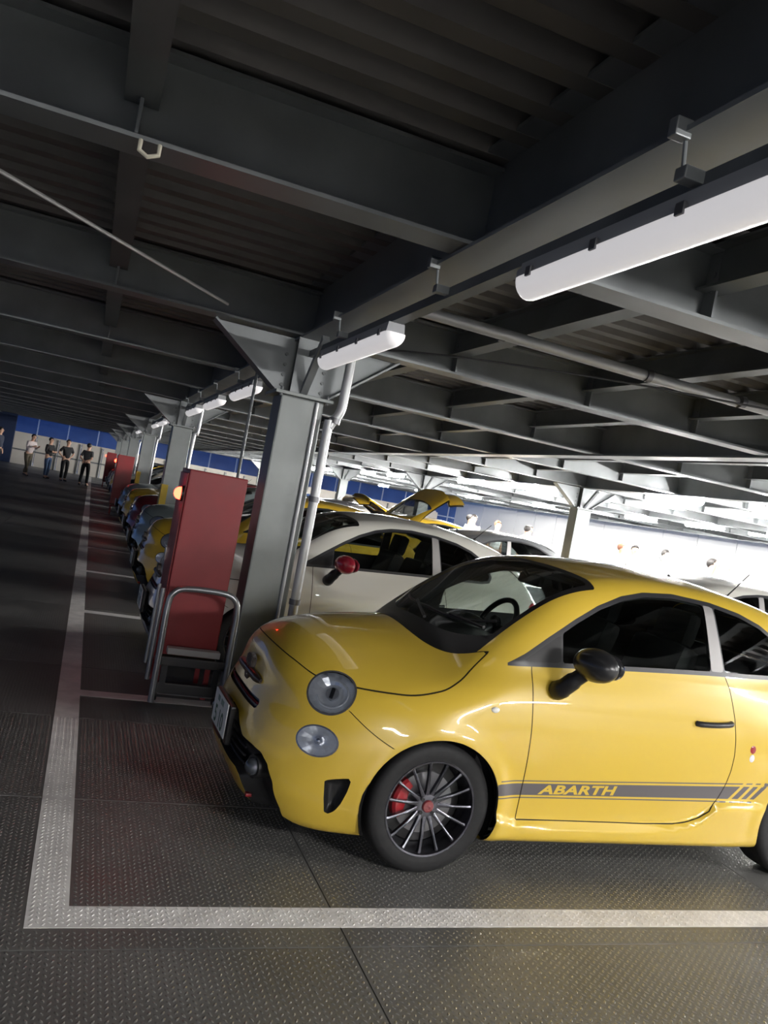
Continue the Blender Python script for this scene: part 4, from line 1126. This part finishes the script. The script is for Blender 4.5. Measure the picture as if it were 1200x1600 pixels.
# charm hanging on the rear wing
ch = empty('sticker', (0,0,0)); ch.parent = CAR
for z,r_,m in ((.70,.020,M_RED),(.655,.018,mat('sticker_white',(.7,.68,.7),.4))):
    yy = surf_y(1.80,z,-1)[0]; MB().sph((1.80,yy,z),1,(r_,.003,r_*1.15),10).build('sticker_blob', m, ch, True)
WHITE = paint('white_paint',(.66,.65,.60)); SILV = paint('silver_paint',(.30,.36,.37),metal=.3); MAROON = paint('maroon_paint',(.16,.012,.02)); GREY = paint('grey_paint',(.12,.125,.13),metal=.3)
YEL2 = paint('yellow_second_paint',(.72,.46,.04)); BLACKP = paint('black_paint',(.015,.015,.017)); DGREY = paint('dark_grey_paint',(.05,.05,.055),metal=.3); CREAM = paint('cream_paint',(.6,.55,.42)); BLUE = paint('blue_paint',(.03,.06,.16))
REDCAP = paint('red_cap',(.30,.012,.03))
car_copy(WHITE,1.45,7.30,math.radians(.5),'white hatchback with a dark red door mirror behind the first column',REDCAP)
YC3 = car_copy(YEL2,1.50,10.25,0.,'yellow hatchback with raised tailgate between the white car and the silver grey car',skip=('aerial',))
car_copy(SILV,1.55,12.95,0.,'silver grey hatchback next to the second column',light=True)
row = [(MAROON,15.8,'dark maroon hatchback just past the second column'),(YEL2,18.6,'yellow hatchback past the maroon one'),(SILV,21.2,'silver hatchback before the third column'),(BLACKP,24.2,'black hatchback past the farther red cabinet'),(CREAM,27.0,'cream hatchback past the black one'),(GREY,29.8,'grey hatchback past the cream one'),(YEL2,32.6,'yellow hatchback far along the row'),(SILV,35.4,'silver hatchback far along the row past a yellow one'),(BLACKP,38.2,'black hatchback near the end of the row'),(WHITE,41.,'white hatchback last in the row')]
for p_,y,lab in row: car_copy(p_,1.58,y,0.,lab,light=True)
# second row, backed up against the first
def rev(p_, y, lab, x=8.0, light=True, skip=()):
    c = car_copy(p_,0,0,0,lab,light=light,skip=skip); c.rotation_euler = (0,0,PI); c.location = (x,y,0); return c
rev(GREY,12.3,'dark grey hatchback in the second row, tail to the white car')
rev(WHITE,7.0,'white hatchback in the second row behind the striped yellow car')
rev(DGREY,21.2,'charcoal hatchback in the second row past two white ones')
rev(WHITE,18.4,'white hatchback in the second row past the open yellow one')
rev(BLUE,27.,'blue hatchback in the second row beyond the charcoal one')
def lift_gate(c, deg):
    hinge = Vector((2.30,0,1.40))
    for chd in c.children:
        if base_name(chd) == 'tailgate': chd.matrix_basis = Matrix.Translation(hinge) @ Matrix.Rotation(math.radians(deg),4,'Y') @ Matrix.Translation(-hinge)
lift_gate(YC3, -88)
lift_gate(rev(YEL2,15.6,'yellow hatchback in the second row with its tailgate raised',x=8.1,skip=('aerial',)), -70)
